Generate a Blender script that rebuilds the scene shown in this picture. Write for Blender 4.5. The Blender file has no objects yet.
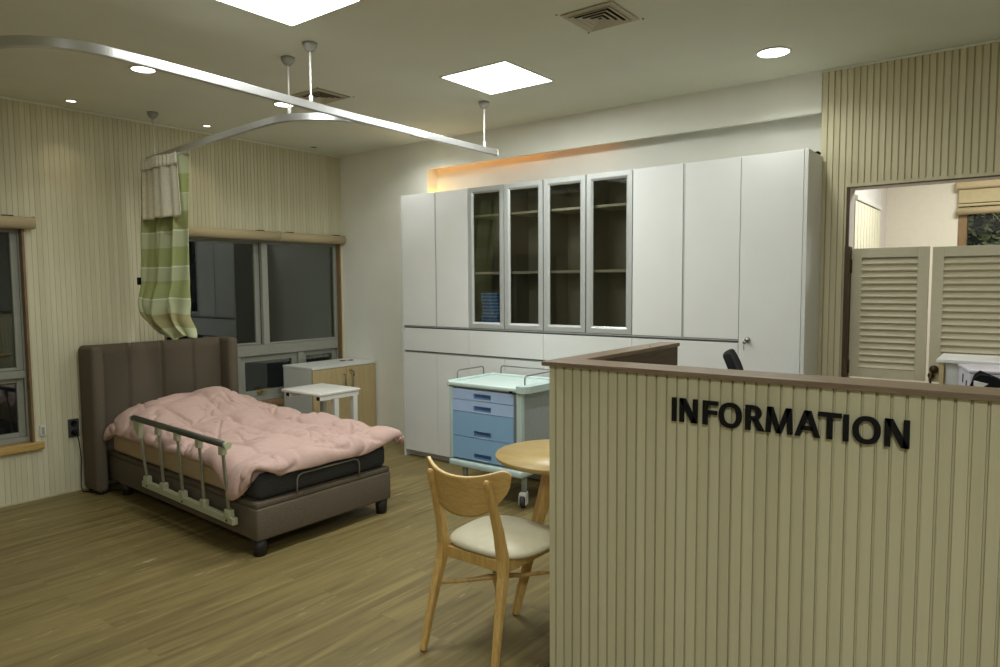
import bpy, bmesh, math, random
from mathutils import Vector, Matrix, noise
random.seed(7)
PI = math.pi
C = bpy.context.scene.collection

# ------------------------------------------------------------------ materials
def lin(c):
    o = []
    for v in c:
        v /= 255.0
        o.append(v / 12.92 if v <= 0.04045 else ((v + 0.055) / 1.055) ** 2.4)
    return (o[0], o[1], o[2], 1.0)

def newmat(name):
    m = bpy.data.materials.new(name)
    m.use_nodes = True
    nt = m.node_tree
    b = nt.nodes['Principled BSDF']
    return m, nt, b

def nd(nt, t, **kw):
    n = nt.nodes.new(t)
    for k, v in kw.items():
        setattr(n, k, v)
    return n

def mat(name, col, rough=0.5, metal=0.0, var=0.04, scale=30.0, stretch=(1, 1, 1), bump=0.0, bscale=200.0, spec=0.5, emit=None, estr=0.0):
    """plain procedural finish: a faint noise in the tone, optional bump"""
    m, nt, b = newmat(name)
    tc = nd(nt, 'ShaderNodeTexCoord')
    mp = nd(nt, 'ShaderNodeMapping'); mp.inputs['Scale'].default_value = stretch
    nt.links.new(tc.outputs['Object'], mp.inputs['Vector'])
    nz = nd(nt, 'ShaderNodeTexNoise'); nz.inputs['Scale'].default_value = scale; nz.inputs['Detail'].default_value = 4
    nt.links.new(mp.outputs['Vector'], nz.inputs['Vector'])
    rp = nd(nt, 'ShaderNodeValToRGB')
    c = lin(col)
    lo = tuple(max(0, x * (1 - var * 2)) for x in c[:3]) + (1,)
    hi = tuple(min(1, x * (1 + var * 2)) for x in c[:3]) + (1,)
    rp.color_ramp.elements[0].position = 0.3; rp.color_ramp.elements[0].color = lo
    rp.color_ramp.elements[1].position = 0.7; rp.color_ramp.elements[1].color = hi
    nt.links.new(nz.outputs['Fac'], rp.inputs['Fac'])
    nt.links.new(rp.outputs['Color'], b.inputs['Base Color'])
    b.inputs['Roughness'].default_value = rough
    b.inputs['Metallic'].default_value = metal
    b.inputs['Specular IOR Level'].default_value = spec
    if bump > 0:
        n2 = nd(nt, 'ShaderNodeTexNoise'); n2.inputs['Scale'].default_value = bscale; n2.inputs['Detail'].default_value = 3
        nt.links.new(mp.outputs['Vector'], n2.inputs['Vector'])
        bp = nd(nt, 'ShaderNodeBump'); bp.inputs['Strength'].default_value = bump; bp.inputs['Distance'].default_value = 0.002
        nt.links.new(n2.outputs['Fac'], bp.inputs['Height'])
        nt.links.new(bp.outputs['Normal'], b.inputs['Normal'])
    if emit is not None:
        b.inputs['Emission Color'].default_value = lin(emit)
        b.inputs['Emission Strength'].default_value = estr
    return m

def wood(name, c1, c2, stretch=(18, 18, 1.2), scale=3.0, rough=0.45, bump=0.05, dist=1.5):
    m, nt, b = newmat(name)
    tc = nd(nt, 'ShaderNodeTexCoord')
    mp = nd(nt, 'ShaderNodeMapping'); mp.inputs['Scale'].default_value = stretch
    nt.links.new(tc.outputs['Object'], mp.inputs['Vector'])
    nz = nd(nt, 'ShaderNodeTexNoise'); nz.inputs['Scale'].default_value = scale; nz.inputs['Detail'].default_value = 6
    nz.inputs['Distortion'].default_value = dist
    nt.links.new(mp.outputs['Vector'], nz.inputs['Vector'])
    rp = nd(nt, 'ShaderNodeValToRGB')
    rp.color_ramp.elements[0].position = 0.32; rp.color_ramp.elements[0].color = lin(c1)
    rp.color_ramp.elements[1].position = 0.68; rp.color_ramp.elements[1].color = lin(c2)
    nt.links.new(nz.outputs['Fac'], rp.inputs['Fac'])
    nt.links.new(rp.outputs['Color'], b.inputs['Base Color'])
    b.inputs['Roughness'].default_value = rough
    bp = nd(nt, 'ShaderNodeBump'); bp.inputs['Strength'].default_value = bump; bp.inputs['Distance'].default_value = 0.001
    nt.links.new(nz.outputs['Fac'], bp.inputs['Height'])
    nt.links.new(bp.outputs['Normal'], b.inputs['Normal'])
    return m

def floor_mat():
    m, nt, b = newmat('oak_plank_floor')
    tc = nd(nt, 'ShaderNodeTexCoord')
    rot = nd(nt, 'ShaderNodeMapping'); rot.inputs['Rotation'].default_value = (0, 0, PI / 2)
    nt.links.new(tc.outputs['Object'], rot.inputs['Vector'])
    br = nd(nt, 'ShaderNodeTexBrick')
    br.offset = 0.37
    br.inputs['Scale'].default_value = 1.0
    br.inputs['Brick Width'].default_value = 1.22
    br.inputs['Row Height'].default_value = 0.18
    br.inputs['Mortar Size'].default_value = 0.0007
    br.inputs['Color1'].default_value = (0, 0, 0, 1); br.inputs['Color2'].default_value = (1, 1, 1, 1)
    br.inputs['Mortar'].default_value = (0.4, 0.4, 0.4, 1)
    nt.links.new(rot.outputs['Vector'], br.inputs['Vector'])
    # long grain along Y, shifted per plank
    add = nd(nt, 'ShaderNodeVectorMath', operation='MULTIPLY_ADD')
    add.inputs[1].default_value = (7, 11, 3)
    nt.links.new(br.outputs['Color'], add.inputs[0]); nt.links.new(tc.outputs['Object'], add.inputs[2])
    mp = nd(nt, 'ShaderNodeMapping'); mp.inputs['Scale'].default_value = (16, 1.1, 1)
    nt.links.new(add.outputs['Vector'], mp.inputs['Vector'])
    nz = nd(nt, 'ShaderNodeTexNoise'); nz.inputs['Scale'].default_value = 1.0; nz.inputs['Detail'].default_value = 6; nz.inputs['Distortion'].default_value = 1.2
    nt.links.new(mp.outputs['Vector'], nz.inputs['Vector'])
    rp = nd(nt, 'ShaderNodeValToRGB')
    rp.color_ramp.elements[0].position = 0.30; rp.color_ramp.elements[0].color = lin(FLOOR_A)
    rp.color_ramp.elements[1].position = 0.72; rp.color_ramp.elements[1].color = lin(FLOOR_B)
    nt.links.new(nz.outputs['Fac'], rp.inputs['Fac'])
    # pale pores
    mp2 = nd(nt, 'ShaderNodeMapping'); mp2.inputs['Scale'].default_value = (60, 9, 1)
    nt.links.new(add.outputs['Vector'], mp2.inputs['Vector'])
    n2 = nd(nt, 'ShaderNodeTexNoise'); n2.inputs['Scale'].default_value = 1.0; n2.inputs['Detail'].default_value = 3
    nt.links.new(mp2.outputs['Vector'], n2.inputs['Vector'])
    r2 = nd(nt, 'ShaderNodeValToRGB')
    r2.color_ramp.elements[0].position = 0.64; r2.color_ramp.elements[0].color = (0, 0, 0, 1)
    r2.color_ramp.elements[1].position = 0.74; r2.color_ramp.elements[1].color = (0.55, 0.55, 0.55, 1)
    nt.links.new(n2.outputs['Fac'], r2.inputs['Fac'])
    mp3 = nd(nt, 'ShaderNodeMapping'); mp3.inputs['Scale'].default_value = (7, 1.4, 1)
    nt.links.new(add.outputs['Vector'], mp3.inputs['Vector'])
    n3 = nd(nt, 'ShaderNodeTexNoise'); n3.inputs['Scale'].default_value = 1.0
    nt.links.new(mp3.outputs['Vector'], n3.inputs['Vector'])
    r3 = nd(nt, 'ShaderNodeValToRGB')
    r3.color_ramp.elements[0].position = 0.50; r3.color_ramp.elements[0].color = (0, 0, 0, 1)
    r3.color_ramp.elements[1].position = 0.66; r3.color_ramp.elements[1].color = (1, 1, 1, 1)
    nt.links.new(n3.outputs['Fac'], r3.inputs['Fac'])
    mm = nd(nt, 'ShaderNodeMath', operation='MULTIPLY')
    nt.links.new(r2.outputs['Color'], mm.inputs[0]); nt.links.new(r3.outputs['Color'], mm.inputs[1])
    mx = nd(nt, 'ShaderNodeMixRGB', blend_type='MIX')
    mx.inputs['Color2'].default_value = lin((214, 200, 160))
    nt.links.new(mm.outputs['Value'], mx.inputs['Fac']); nt.links.new(rp.outputs['Color'], mx.inputs['Color1'])
    # tone per plank + seam
    mx2 = nd(nt, 'ShaderNodeMixRGB', blend_type='MULTIPLY'); mx2.inputs['Fac'].default_value = 1.0
    r4 = nd(nt, 'ShaderNodeValToRGB')
    r4.color_ramp.elements[0].color = (0.92, 0.92, 0.92, 1); r4.color_ramp.elements[1].color = (1, 1, 1, 1)
    nt.links.new(br.outputs['Color'], r4.inputs['Fac'])
    nt.links.new(mx.outputs['Color'], mx2.inputs['Color1']); nt.links.new(r4.outputs['Color'], mx2.inputs['Color2'])
    mx3 = nd(nt, 'ShaderNodeMixRGB', blend_type='MIX'); mx3.inputs['Color2'].default_value = lin((70, 58, 38))
    sc = nd(nt, 'ShaderNodeMath', operation='MULTIPLY'); sc.inputs[1].default_value = 0.25
    nt.links.new(br.outputs['Fac'], sc.inputs[0]); nt.links.new(sc.outputs['Value'], mx3.inputs['Fac'])
    nt.links.new(mx2.outputs['Color'], mx3.inputs['Color1'])
    nt.links.new(mx3.outputs['Color'], b.inputs['Base Color'])
    b.inputs['Roughness'].default_value = 0.48
    b.inputs['Specular IOR Level'].default_value = 0.35
    bp = nd(nt, 'ShaderNodeBump'); bp.inputs['Strength'].default_value = 0.08; bp.inputs['Distance'].default_value = 0.002
    nt.links.new(nz.outputs['Fac'], bp.inputs['Height']); nt.links.new(bp.outputs['Normal'], b.inputs['Normal'])
    return m

def rib_mat(name, c1, c2, axis, pitch, phase):
    """slatted wall panel: woodgrain film, tone drifting from slat to slat"""
    m, nt, b = newmat(name)
    tc = nd(nt, 'ShaderNodeTexCoord')
    sx = nd(nt, 'ShaderNodeSeparateXYZ'); nt.links.new(tc.outputs['Object'], sx.inputs['Vector'])
    su = nd(nt, 'ShaderNodeMath', operation='SUBTRACT'); su.inputs[1].default_value = phase
    nt.links.new(sx.outputs['X' if axis == 0 else 'Y'], su.inputs[0])
    dv = nd(nt, 'ShaderNodeMath', operation='DIVIDE'); dv.inputs[1].default_value = pitch
    nt.links.new(su.outputs['Value'], dv.inputs[0])
    fl = nd(nt, 'ShaderNodeMath', operation='FLOOR'); nt.links.new(dv.outputs['Value'], fl.inputs[0])
    wn = nd(nt, 'ShaderNodeTexWhiteNoise', noise_dimensions='1D'); nt.links.new(fl.outputs['Value'], wn.inputs['W'])
    mp = nd(nt, 'ShaderNodeMapping'); mp.inputs['Scale'].default_value = (90, 90, 2.2)
    nt.links.new(tc.outputs['Object'], mp.inputs['Vector'])
    nz = nd(nt, 'ShaderNodeTexNoise'); nz.inputs['Scale'].default_value = 1.0; nz.inputs['Detail'].default_value = 5
    nt.links.new(mp.outputs['Vector'], nz.inputs['Vector'])
    mixv = nd(nt, 'ShaderNodeMath', operation='MULTIPLY_ADD'); mixv.inputs[1].default_value = 0.45
    nt.links.new(wn.outputs['Value'], mixv.inputs[0]); 
    hf = nd(nt, 'ShaderNodeMath', operation='MULTIPLY'); hf.inputs[1].default_value = 0.55
    nt.links.new(nz.outputs['Fac'], hf.inputs[0]); nt.links.new(hf.outputs['Value'], mixv.inputs[2])
    rp = nd(nt, 'ShaderNodeValToRGB')
    rp.color_ramp.elements[0].position = 0.15; rp.color_ramp.elements[0].color = lin(c1)
    rp.color_ramp.elements[1].position = 0.8; rp.color_ramp.elements[1].color = lin(c2)
    nt.links.new(mixv.outputs['Value'], rp.inputs['Fac'])
    nt.links.new(rp.outputs['Color'], b.inputs['Base Color'])
    b.inputs['Roughness'].default_value = 0.6
    b.inputs['Specular IOR Level'].default_value = 0.3
    return m

def fabric(name, c1, c2, scale=900.0, rough=0.9, bump=0.25):
    m, nt, b = newmat(name)
    tc = nd(nt, 'ShaderNodeTexCoord')
    n1 = nd(nt, 'ShaderNodeTexNoise'); n1.inputs['Scale'].default_value = scale * 0.25; n1.inputs['Detail'].default_value = 4
    mp = nd(nt, 'ShaderNodeMapping'); mp.inputs['Scale'].default_value = (1, 0.25, 1)
    nt.links.new(tc.outputs['Object'], mp.inputs['Vector']); nt.links.new(mp.outputs['Vector'], n1.inputs['Vector'])
    rp = nd(nt, 'ShaderNodeValToRGB')
    rp.color_ramp.elements[0].position = 0.35; rp.color_ramp.elements[0].color = lin(c1)
    rp.color_ramp.elements[1].position = 0.65; rp.color_ramp.elements[1].color = lin(c2)
    nt.links.new(n1.outputs['Fac'], rp.inputs['Fac']); nt.links.new(rp.outputs['Color'], b.inputs['Base Color'])
    b.inputs['Roughness'].default_value = rough
    b.inputs['Specular IOR Level'].default_value = 0.15
    bp = nd(nt, 'ShaderNodeBump'); bp.inputs['Strength'].default_value = bump; bp.inputs['Distance'].default_value = 0.001
    nt.links.new(n1.outputs['Fac'], bp.inputs['Height']); nt.links.new(bp.outputs['Normal'], b.inputs['Normal'])
    return m

def glass(name, tint, rough=0.02, ior=1.5, boost=1.0):
    """thin pane: tinted see-through plus a Fresnel mirror"""
    m, nt, b = newmat(name)
    out = nt.nodes['Material Output']
    nt.nodes.remove(b)
    tr = nd(nt, 'ShaderNodeBsdfTransparent'); tr.inputs['Color'].default_value = tint + (1,)
    gl = nd(nt, 'ShaderNodeBsdfGlossy'); gl.inputs['Roughness'].default_value = rough
    tc = nd(nt, 'ShaderNodeTexCoord'); nz = nd(nt, 'ShaderNodeTexNoise'); nz.inputs['Scale'].default_value = 2.0
    nt.links.new(tc.outputs['Object'], nz.inputs['Vector'])
    rp = nd(nt, 'ShaderNodeValToRGB'); rp.color_ramp.elements[0].color = (0.86, 0.88, 0.86, 1); rp.color_ramp.elements[1].color = (0.94, 0.95, 0.94, 1)
    nt.links.new(nz.outputs['Fac'], rp.inputs['Fac']); nt.links.new(rp.outputs['Color'], gl.inputs['Color'])
    fr = nd(nt, 'ShaderNodeFresnel'); fr.inputs['IOR'].default_value = ior
    mu = nd(nt, 'ShaderNodeMath', operation='MULTIPLY'); mu.inputs[1].default_value = boost; mu.use_clamp = True
    nt.links.new(fr.outputs['Fac'], mu.inputs[0])
    mx = nd(nt, 'ShaderNodeMixShader')
    nt.links.new(mu.outputs['Value'], mx.inputs['Fac']); nt.links.new(tr.outputs['BSDF'], mx.inputs[1]); nt.links.new(gl.outputs['BSDF'], mx.inputs[2])
    nt.links.new(mx.outputs['Shader'], out.inputs['Surface'])
    return m

def lamp_mat(name, col, strength):
    m, nt, b = newmat(name)
    b.inputs['Base Color'].default_value = (0.8, 0.8, 0.8, 1)
    b.inputs['Emission Color'].default_value = col + (1,)
    b.inputs['Emission Strength'].default_value = strength
    return m

def stripe_mat():
    """hospital curtain: broad green bands with thin pale lines (along the UV's V)"""
    m, nt, b = newmat('green_striped_cloth')
    uv = nd(nt, 'ShaderNodeTexCoord'); sx = nd(nt, 'ShaderNodeSeparateXYZ'); nt.links.new(uv.outputs['UV'], sx.inputs['Vector'])
    rp = nd(nt, 'ShaderNodeValToRGB'); rp.color_ramp.interpolation = 'CONSTANT'
    dk, lt, pl, tan = lin((156, 163, 110)), lin((178, 183, 146)), lin((206, 208, 182)), lin((156, 150, 108))
    stops = [(0.0, lt), (0.10, dk), (0.20, pl), (0.206, lt), (0.30, dk), (0.40, pl), (0.407, lt), (0.495, dk), (0.60, pl), (0.607, lt), (0.68, dk), (0.78, pl), (0.787, lt), (0.87, tan), (0.945, lt)]
    el = rp.color_ramp.elements
    el[0].position = 0.0; el[0].color = stops[0][1]
    el[1].position = stops[1][0]; el[1].color = stops[1][1]
    for p, c in stops[2:]:
        e = el.new(p); e.color = c
    nt.links.new(sx.outputs['Y'], rp.inputs['Fac']); nt.links.new(rp.outputs['Color'], b.inputs['Base Color'])
    b.inputs['Roughness'].default_value = 0.85; b.inputs['Specular IOR Level'].default_value = 0.15
    return m

def mesh_cloth_mat():
    m, nt, b = newmat('white_mesh_cloth')
    uv = nd(nt, 'ShaderNodeTexCoord')
    ck = nd(nt, 'ShaderNodeTexVoronoi'); ck.inputs['Scale'].default_value = 85.0
    nt.links.new(uv.outputs['UV'], ck.inputs['Vector'])
    rp = nd(nt, 'ShaderNodeValToRGB')
    rp.color_ramp.elements[0].position = 0.15; rp.color_ramp.elements[0].color = lin((176, 170, 146))
    rp.color_ramp.elements[1].position = 0.5; rp.color_ramp.elements[1].color = lin((218, 212, 190))
    nt.links.new(ck.outputs['Distance'], rp.inputs['Fac']); nt.links.new(rp.outputs['Color'], b.inputs['Base Color'])
    b.inputs['Roughness'].default_value = 0.9
    return m

FLOOR_A, FLOOR_B = (104, 89, 54), (142, 127, 80)
M = {}
M['floor'] = floor_mat()
M['ceiling'] = mat('ceiling_paint', (226, 228, 212), 0.85, var=0.01, scale=3)
M['wall'] = mat('cream_wall_paint', (236, 235, 224), 0.85, var=0.012, scale=4, bump=0.04, bscale=350)
M['rib_left'] = rib_mat('slat_panel_side', (200, 194, 164), (216, 211, 182), 1, 0.033, -2.76)
M['rib_back'] = rib_mat('slat_panel_back', (204, 195, 162), (219, 210, 177), 0, 0.0337, 4.379)
M['rib_counter'] = rib_mat('slat_panel_counter', (194, 187, 153), (206, 199, 165), 0, 0.0347, 4.059)
M['trimbeige'] = mat('beige_trim', (190, 180, 148), 0.6, var=0.02)
M['white_lam'] = mat('white_laminate', (222, 222, 218), 0.35, var=0.008, scale=5)
M['white_edge'] = mat('white_edge', (212, 212, 206), 0.45, var=0.01)
M['gap'] = mat('grey_gap_profile', (120, 120, 116), 0.6)
M['alu'] = mat('satin_aluminium', (186, 188, 184), 0.42, 0.35, var=0.03, scale=60, stretch=(1, 1, 20))
M['alu_rail'] = mat('rail_aluminium', (200, 200, 198), 0.3, 0.8, var=0.02, scale=40)
M['steel'] = mat('brushed_steel', (150, 150, 146), 0.35, 0.9, var=0.03)
M['smoke'] = glass('smoked_glass', (0.86, 0.86, 0.82), 0.02, 1.5)
M['night'] = glass('window_glass', (0.62, 0.66, 0.64), 0.012, 1.55, 2.1)
M['far_glass'] = glass('far_window_glass', (0.80, 0.86, 0.86), 0.012, 1.5, 0.6)
M['cab_in'] = mat('cabinet_interior', (150, 146, 130), 0.6, var=0.02)
M['shelf'] = mat('cabinet_shelf', (226, 220, 200), 0.5, var=0.01)
M['winframe'] = mat('grey_window_frame', (146, 147, 136), 0.5, var=0.02)
M['winframe2'] = mat('light_grey_sash', (156, 157, 146), 0.45, var=0.02)
M['lining'] = wood('window_lining_wood', (112, 88, 58), (140, 114, 78), stretch=(25, 25, 2))
M['sill'] = wood('window_sill_wood', (172, 138, 78), (200, 166, 100), stretch=(20, 1.5, 20))
M['blind'] = mat('beige_blind_cloth', (186, 170, 134), 0.8, var=0.03, scale=120, bump=0.1)
M['brownwood'] = wood('brown_wood_edge', (108, 90, 70), (134, 114, 90), stretch=(2, 22, 22), rough=0.4)
M['brownwood_y'] = wood('brown_wood_edge_return', (108, 90, 70), (134, 114, 90), stretch=(22, 2, 22), rough=0.4)
M['darkpanel'] = wood('dark_brown_panel', (78, 62, 46), (98, 80, 60), stretch=(22, 2, 22), rough=0.5)
M['doorpost'] = wood('dark_brown_post', (70, 52, 36), (92, 70, 50), stretch=(22, 22, 2), rough=0.5)
M['louver'] = mat('greige_louver_paint', (198, 190, 164), 0.55, var=0.015)
M['bedfab'] = fabric('taupe_bed_upholstery', (92, 83, 70), (108, 98, 84), scale=1600)
M['mattress'] = fabric('charcoal_mattress_cloth', (54, 54, 54), (66, 66, 66), bump=0.1)
M['beigesheet'] = fabric('beige_mattress_cover', (172, 148, 116), (188, 164, 132), bump=0.1)
M['duvet'] = fabric('pink_duvet_cotton', (190, 160, 150), (195, 166, 156), scale=500, bump=0.05)
M['blackfoot'] = mat('black_foot', (36, 34, 32), 0.5)
M['railgreen'] = mat('pale_green_grey_enamel', (178, 180, 150), 0.4, var=0.02)
M['railpost'] = mat('bed_rail_post_metal', (160, 160, 146), 0.35, 0.5, var=0.02)
M['railgrip'] = mat('dark_grip', (62, 62, 52), 0.35, var=0.12, scale=25, stretch=(1, 6, 6))
M['lightwood'] = wood('light_oak_laminate', (178, 158, 114), (194, 174, 130), stretch=(26, 26, 1.4), rough=0.45)
M['tablewood'] = wood('table_oak', (160, 133, 76), (184, 158, 98), stretch=(2, 20, 20), rough=0.38)
M['chairwood'] = wood('chair_oak', (184, 148, 84), (210, 174, 108), stretch=(16, 16, 2.0), rough=0.35)
M['plywood'] = wood('bent_plywood_back', (186, 150, 86), (208, 172, 108), stretch=(3, 3, 13), scale=3.0, rough=0.33, dist=3.0)
M['plyedge'] = mat('plywood_edge', (226, 196, 140), 0.5, var=0.04, scale=60)
M['leather'] = mat('greige_seat_leather', (186, 179, 152), 0.42, var=0.02, bump=0.08, bscale=400)
M['cart'] = mat('pale_mint_grey_plastic', (186, 204, 200), 0.4, var=0.01)
M['cart_top'] = mat('pale_mint_tray', (204, 222, 216), 0.35, var=0.01)
M['cart_side'] = mat('grey_cart_side', (158, 166, 164), 0.5, var=0.02)
M['drawer_a'] = mat('periwinkle_drawer', (172, 198, 234), 0.4, var=0.01)
M['drawer_b'] = mat('steel_blue_drawer', (140, 178, 213), 0.4, var=0.01)
M['drawer_pull'] = mat('blue_drawer_pull', (98, 128, 172), 0.5)
M['tyre'] = mat('grey_tyre', (70, 70, 70), 0.7)
M['castor'] = mat('white_castor', (216, 216, 212), 0.4)
M['black'] = mat('black_paint', (16, 16, 17), 0.55, spec=0.2)
M['blackfab'] = fabric('black_fabric', (20, 20, 22), (30, 30, 33))
M['socket'] = mat('dark_socket_plate', (66, 66, 66), 0.4)
M['plastic_white'] = mat('white_plastic', (214, 212, 206), 0.4)
M['printer'] = mat('lavender_white_plastic', (206, 200, 210), 0.45, var=0.01)
M['brass'] = mat('brass_handle', (190, 160, 80), 0.35, 0.8)
M['oldmetal'] = mat('dark_bronze', (78, 66, 44), 0.45, 0.6)
M['cup'] = mat('grey_ceiling_cup', (160, 160, 152), 0.5)
M['bluepack'] = mat('blue_pack', (84, 144, 222), 0.5, var=0.2, scale=40)
M['bluepack_b'] = mat('blue_pack_edge', (180, 206, 236), 0.5, var=0.1)
M['roman'] = mat('roman_blind_cloth', (184, 170, 132), 0.8, var=0.02)
M['curtain'] = stripe_mat()
M['curtainmesh'] = mesh_cloth_mat()
M['curtainhead'] = mat('white_curtain_heading', (222, 216, 196), 0.85, var=0.03, scale=60)
M['cream'] = mat('far_room_cream', (226, 221, 206), 0.85, var=0.01)
M['lilac'] = mat('far_room_side_wall', (226, 220, 214), 0.85, var=0.01)
M['vblind'] = mat('cream_vertical_slats', (232, 228, 204), 0.8, var=0.02)
M['leaf'] = mat('leaf_green', (176, 182, 128), 0.5, var=0.2)
M['vent'] = mat('vent_enamel', (190, 182, 156), 0.5, var=0.02)
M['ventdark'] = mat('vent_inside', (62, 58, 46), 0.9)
M['lamp_panel'] = lamp_mat('panel_lamp', (0.97, 1.0, 0.97), 9.0)
M['lamp_down'] = lamp_mat('downlight_lamp', (0.97, 1.0, 0.95), 9.0)
M['lamp_spot'] = lamp_mat('small_spot_lamp', (1.0, 0.9, 0.7), 5.0)
M['led'] = lamp_mat('amber_led', (1.0, 0.34, 0.01), 5.0); M['led_dim'] = lamp_mat('amber_led_dim', (1.0, 0.32, 0.01), 2.2)
M['led_hot'] = lamp_mat('amber_led_bright_end', (1.0, 0.48, 0.01), 45.0)
M['white_paint'] = mat('white_steel_paint', (224, 222, 214), 0.4, var=0.01)

# ------------------------------------------------------------------ mesh builder
class MB:
    def __init__(self):
        self.bm = bmesh.new()
        self.uv = None
    def _merge(self, b2, smooth=False):
        if smooth:
            for f in b2.faces: f.smooth = True
        me = bpy.data.meshes.new('tmp'); b2.to_mesh(me); b2.free()
        self.bm.from_mesh(me); bpy.data.meshes.remove(me)
        return self
    def box(self, x0, x1, y0, y1, z0, z1, bev=0.0, seg=2, mtx=None, smooth=False):
        b = bmesh.new()
        bmesh.ops.create_cube(b, size=1.0)
        for v in b.verts:
            v.co = Vector(((x0 + x1) / 2 + v.co.x * (x1 - x0), (y0 + y1) / 2 + v.co.y * (y1 - y0), (z0 + z1) / 2 + v.co.z * (z1 - z0)))
        if bev > 0:
            bmesh.ops.bevel(b, geom=list(b.edges), offset=bev, segments=seg, profile=0.5, affect='EDGES')
            if smooth or seg > 2:
                for f in b.faces: f.smooth = True
        if mtx is not None: bmesh.ops.transform(b, matrix=mtx, verts=b.verts)
        return self._merge(b)
    def hexa(self, pts, bev=0.0, seg=2):
        """eight corners: bottom four then top four, same order"""
        b = bmesh.new()
        vs = [b.verts.new(p) for p in pts]
        for f in ((3, 2, 1, 0), (4, 5, 6, 7), (0, 1, 5, 4), (1, 2, 6, 5), (2, 3, 7, 6), (3, 0, 4, 7)):
            b.faces.new([vs[i] for i in f])
        bmesh.ops.recalc_face_normals(b, faces=b.faces)
        if bev > 0:
            bmesh.ops.bevel(b, geom=list(b.edges), offset=bev, segments=seg, profile=0.5, affect='EDGES')
            if seg > 2:
                for f in b.faces: f.smooth = True
        return self._merge(b)
    def tube(self, pts, r, n=10, cap=True, flat=None):
        """round bar along a path; r a number or one per point; flat scales the 2nd axis"""
        b = bmesh.new()
        pts = [Vector(p) for p in pts]
        rs = r if isinstance(r, (list, tuple)) else [r] * len(pts)
        rings = []
        ref = None
        for i, p in enumerate(pts):
            d = (pts[min(i + 1, len(pts) - 1)] - pts[max(i - 1, 0)]).normalized()
            if ref is None:
                ref = Vector((0, 0, 1)) if abs(d.z) < 0.9 else Vector((1, 0, 0))
            u = (ref - d * ref.dot(d)).normalized(); w = d.cross(u)
            ref = u
            k = flat if flat else 1.0
            rings.append([b.verts.new(p + u * math.cos(2 * PI * j / n) * rs[i] + w * math.sin(2 * PI * j / n) * rs[i] * k) for j in range(n)])
        for a, c in zip(rings, rings[1:]):
            for j in range(n):
                f = b.faces.new((a[j], a[(j + 1) % n], c[(j + 1) % n], c[j])); f.smooth = True
        if cap:
            b.faces.new(rings[0][::-1]); b.faces.new(rings[-1])
        bmesh.ops.recalc_face_normals(b, faces=b.faces)
        return self._merge(b)
    def bar(self, pts, w, h, up=(0, 0, 1), bev=0.0):
        """rectangular bar along a path (w sideways, h along up); w, h may be lists"""
        b = bmesh.new()
        pts = [Vector(p) for p in pts]; up0 = Vector(up)
        ws = w if isinstance(w, (list, tuple)) else [w] * len(pts)
        hs = h if isinstance(h, (list, tuple)) else [h] * len(pts)
        rings = []
        for i, p in enumerate(pts):
            d = (pts[min(i + 1, len(pts) - 1)] - pts[max(i - 1, 0)]).normalized()
            s = d.cross(up0).normalized(); u = s.cross(d).normalized()
            a, c = ws[i] / 2, hs[i] / 2
            rings.append([b.verts.new(p + s * x * a + u * y * c) for x, y in ((-1, -1), (1, -1), (1, 1), (-1, 1))])
        for a, c in zip(rings, rings[1:]):
            for j in range(4):
                b.faces.new((a[j], a[(j + 1) % 4], c[(j + 1) % 4], c[j]))
        b.faces.new(rings[0][::-1]); b.faces.new(rings[-1])
        bmesh.ops.recalc_face_normals(b, faces=b.faces)
        if bev > 0:
            bmesh.ops.bevel(b, geom=[e for e in b.edges if e.calc_face_angle(0) > 0.6], offset=bev, segments=2, profile=0.5, affect='EDGES')
        return self._merge(b)
    def lathe(self, prof, c=(0, 0, 0), n=24, axis='Z', smooth=True):
        b = bmesh.new(); c = Vector(c); rings = []
        for r, h in prof:
            ring = []
            for j in range(n):
                a = 2 * PI * j / n; x, y = r * math.cos(a), r * math.sin(a)
                p = {'Z': Vector((x, y, h)), 'Y': Vector((x, h, y)), 'X': Vector((h, x, y))}[axis]
                ring.append(b.verts.new(c + p))
            rings.append(ring)
        for a, d in zip(rings, rings[1:]):
            for j in range(n):
                f = b.faces.new((a[j], a[(j + 1) % n], d[(j + 1) % n], d[j])); f.smooth = smooth
        b.faces.new(rings[0][::-1]); b.faces.new(rings[-1])
        bmesh.ops.remove_doubles(b, verts=b.verts, dist=1e-6)
        bmesh.ops.recalc_face_normals(b, faces=b.faces)
        return self._merge(b)
    def prism(self, poly, a0, a1, axis='Y', bev=0.0):
        """extrude a 2D outline along an axis (outline in the two other axes, x/y/z order)"""
        b = bmesh.new()
        def P(u, v, a):
            return {'X': (a, u, v), 'Y': (u, a, v), 'Z': (u, v, a)}[axis]
        lo = [b.verts.new(P(u, v, a0)) for u, v in poly]; hi = [b.verts.new(P(u, v, a1)) for u, v in poly]
        f1 = b.faces.new(lo); f2 = b.faces.new(hi[::-1])
        n = len(poly)
        for i in range(n): b.faces.new((lo[i], hi[i], hi[(i + 1) % n], lo[(i + 1) % n]))
        bmesh.ops.recalc_face_normals(b, faces=b.faces)
        if bev > 0:
            bmesh.ops.bevel(b, geom=list(b.edges), offset=bev, segments=2, profile=0.5, affect='EDGES')
        bmesh.ops.triangulate(b, faces=[f for f in b.faces if len(f.verts) > 4])
        return self._merge(b)
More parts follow.
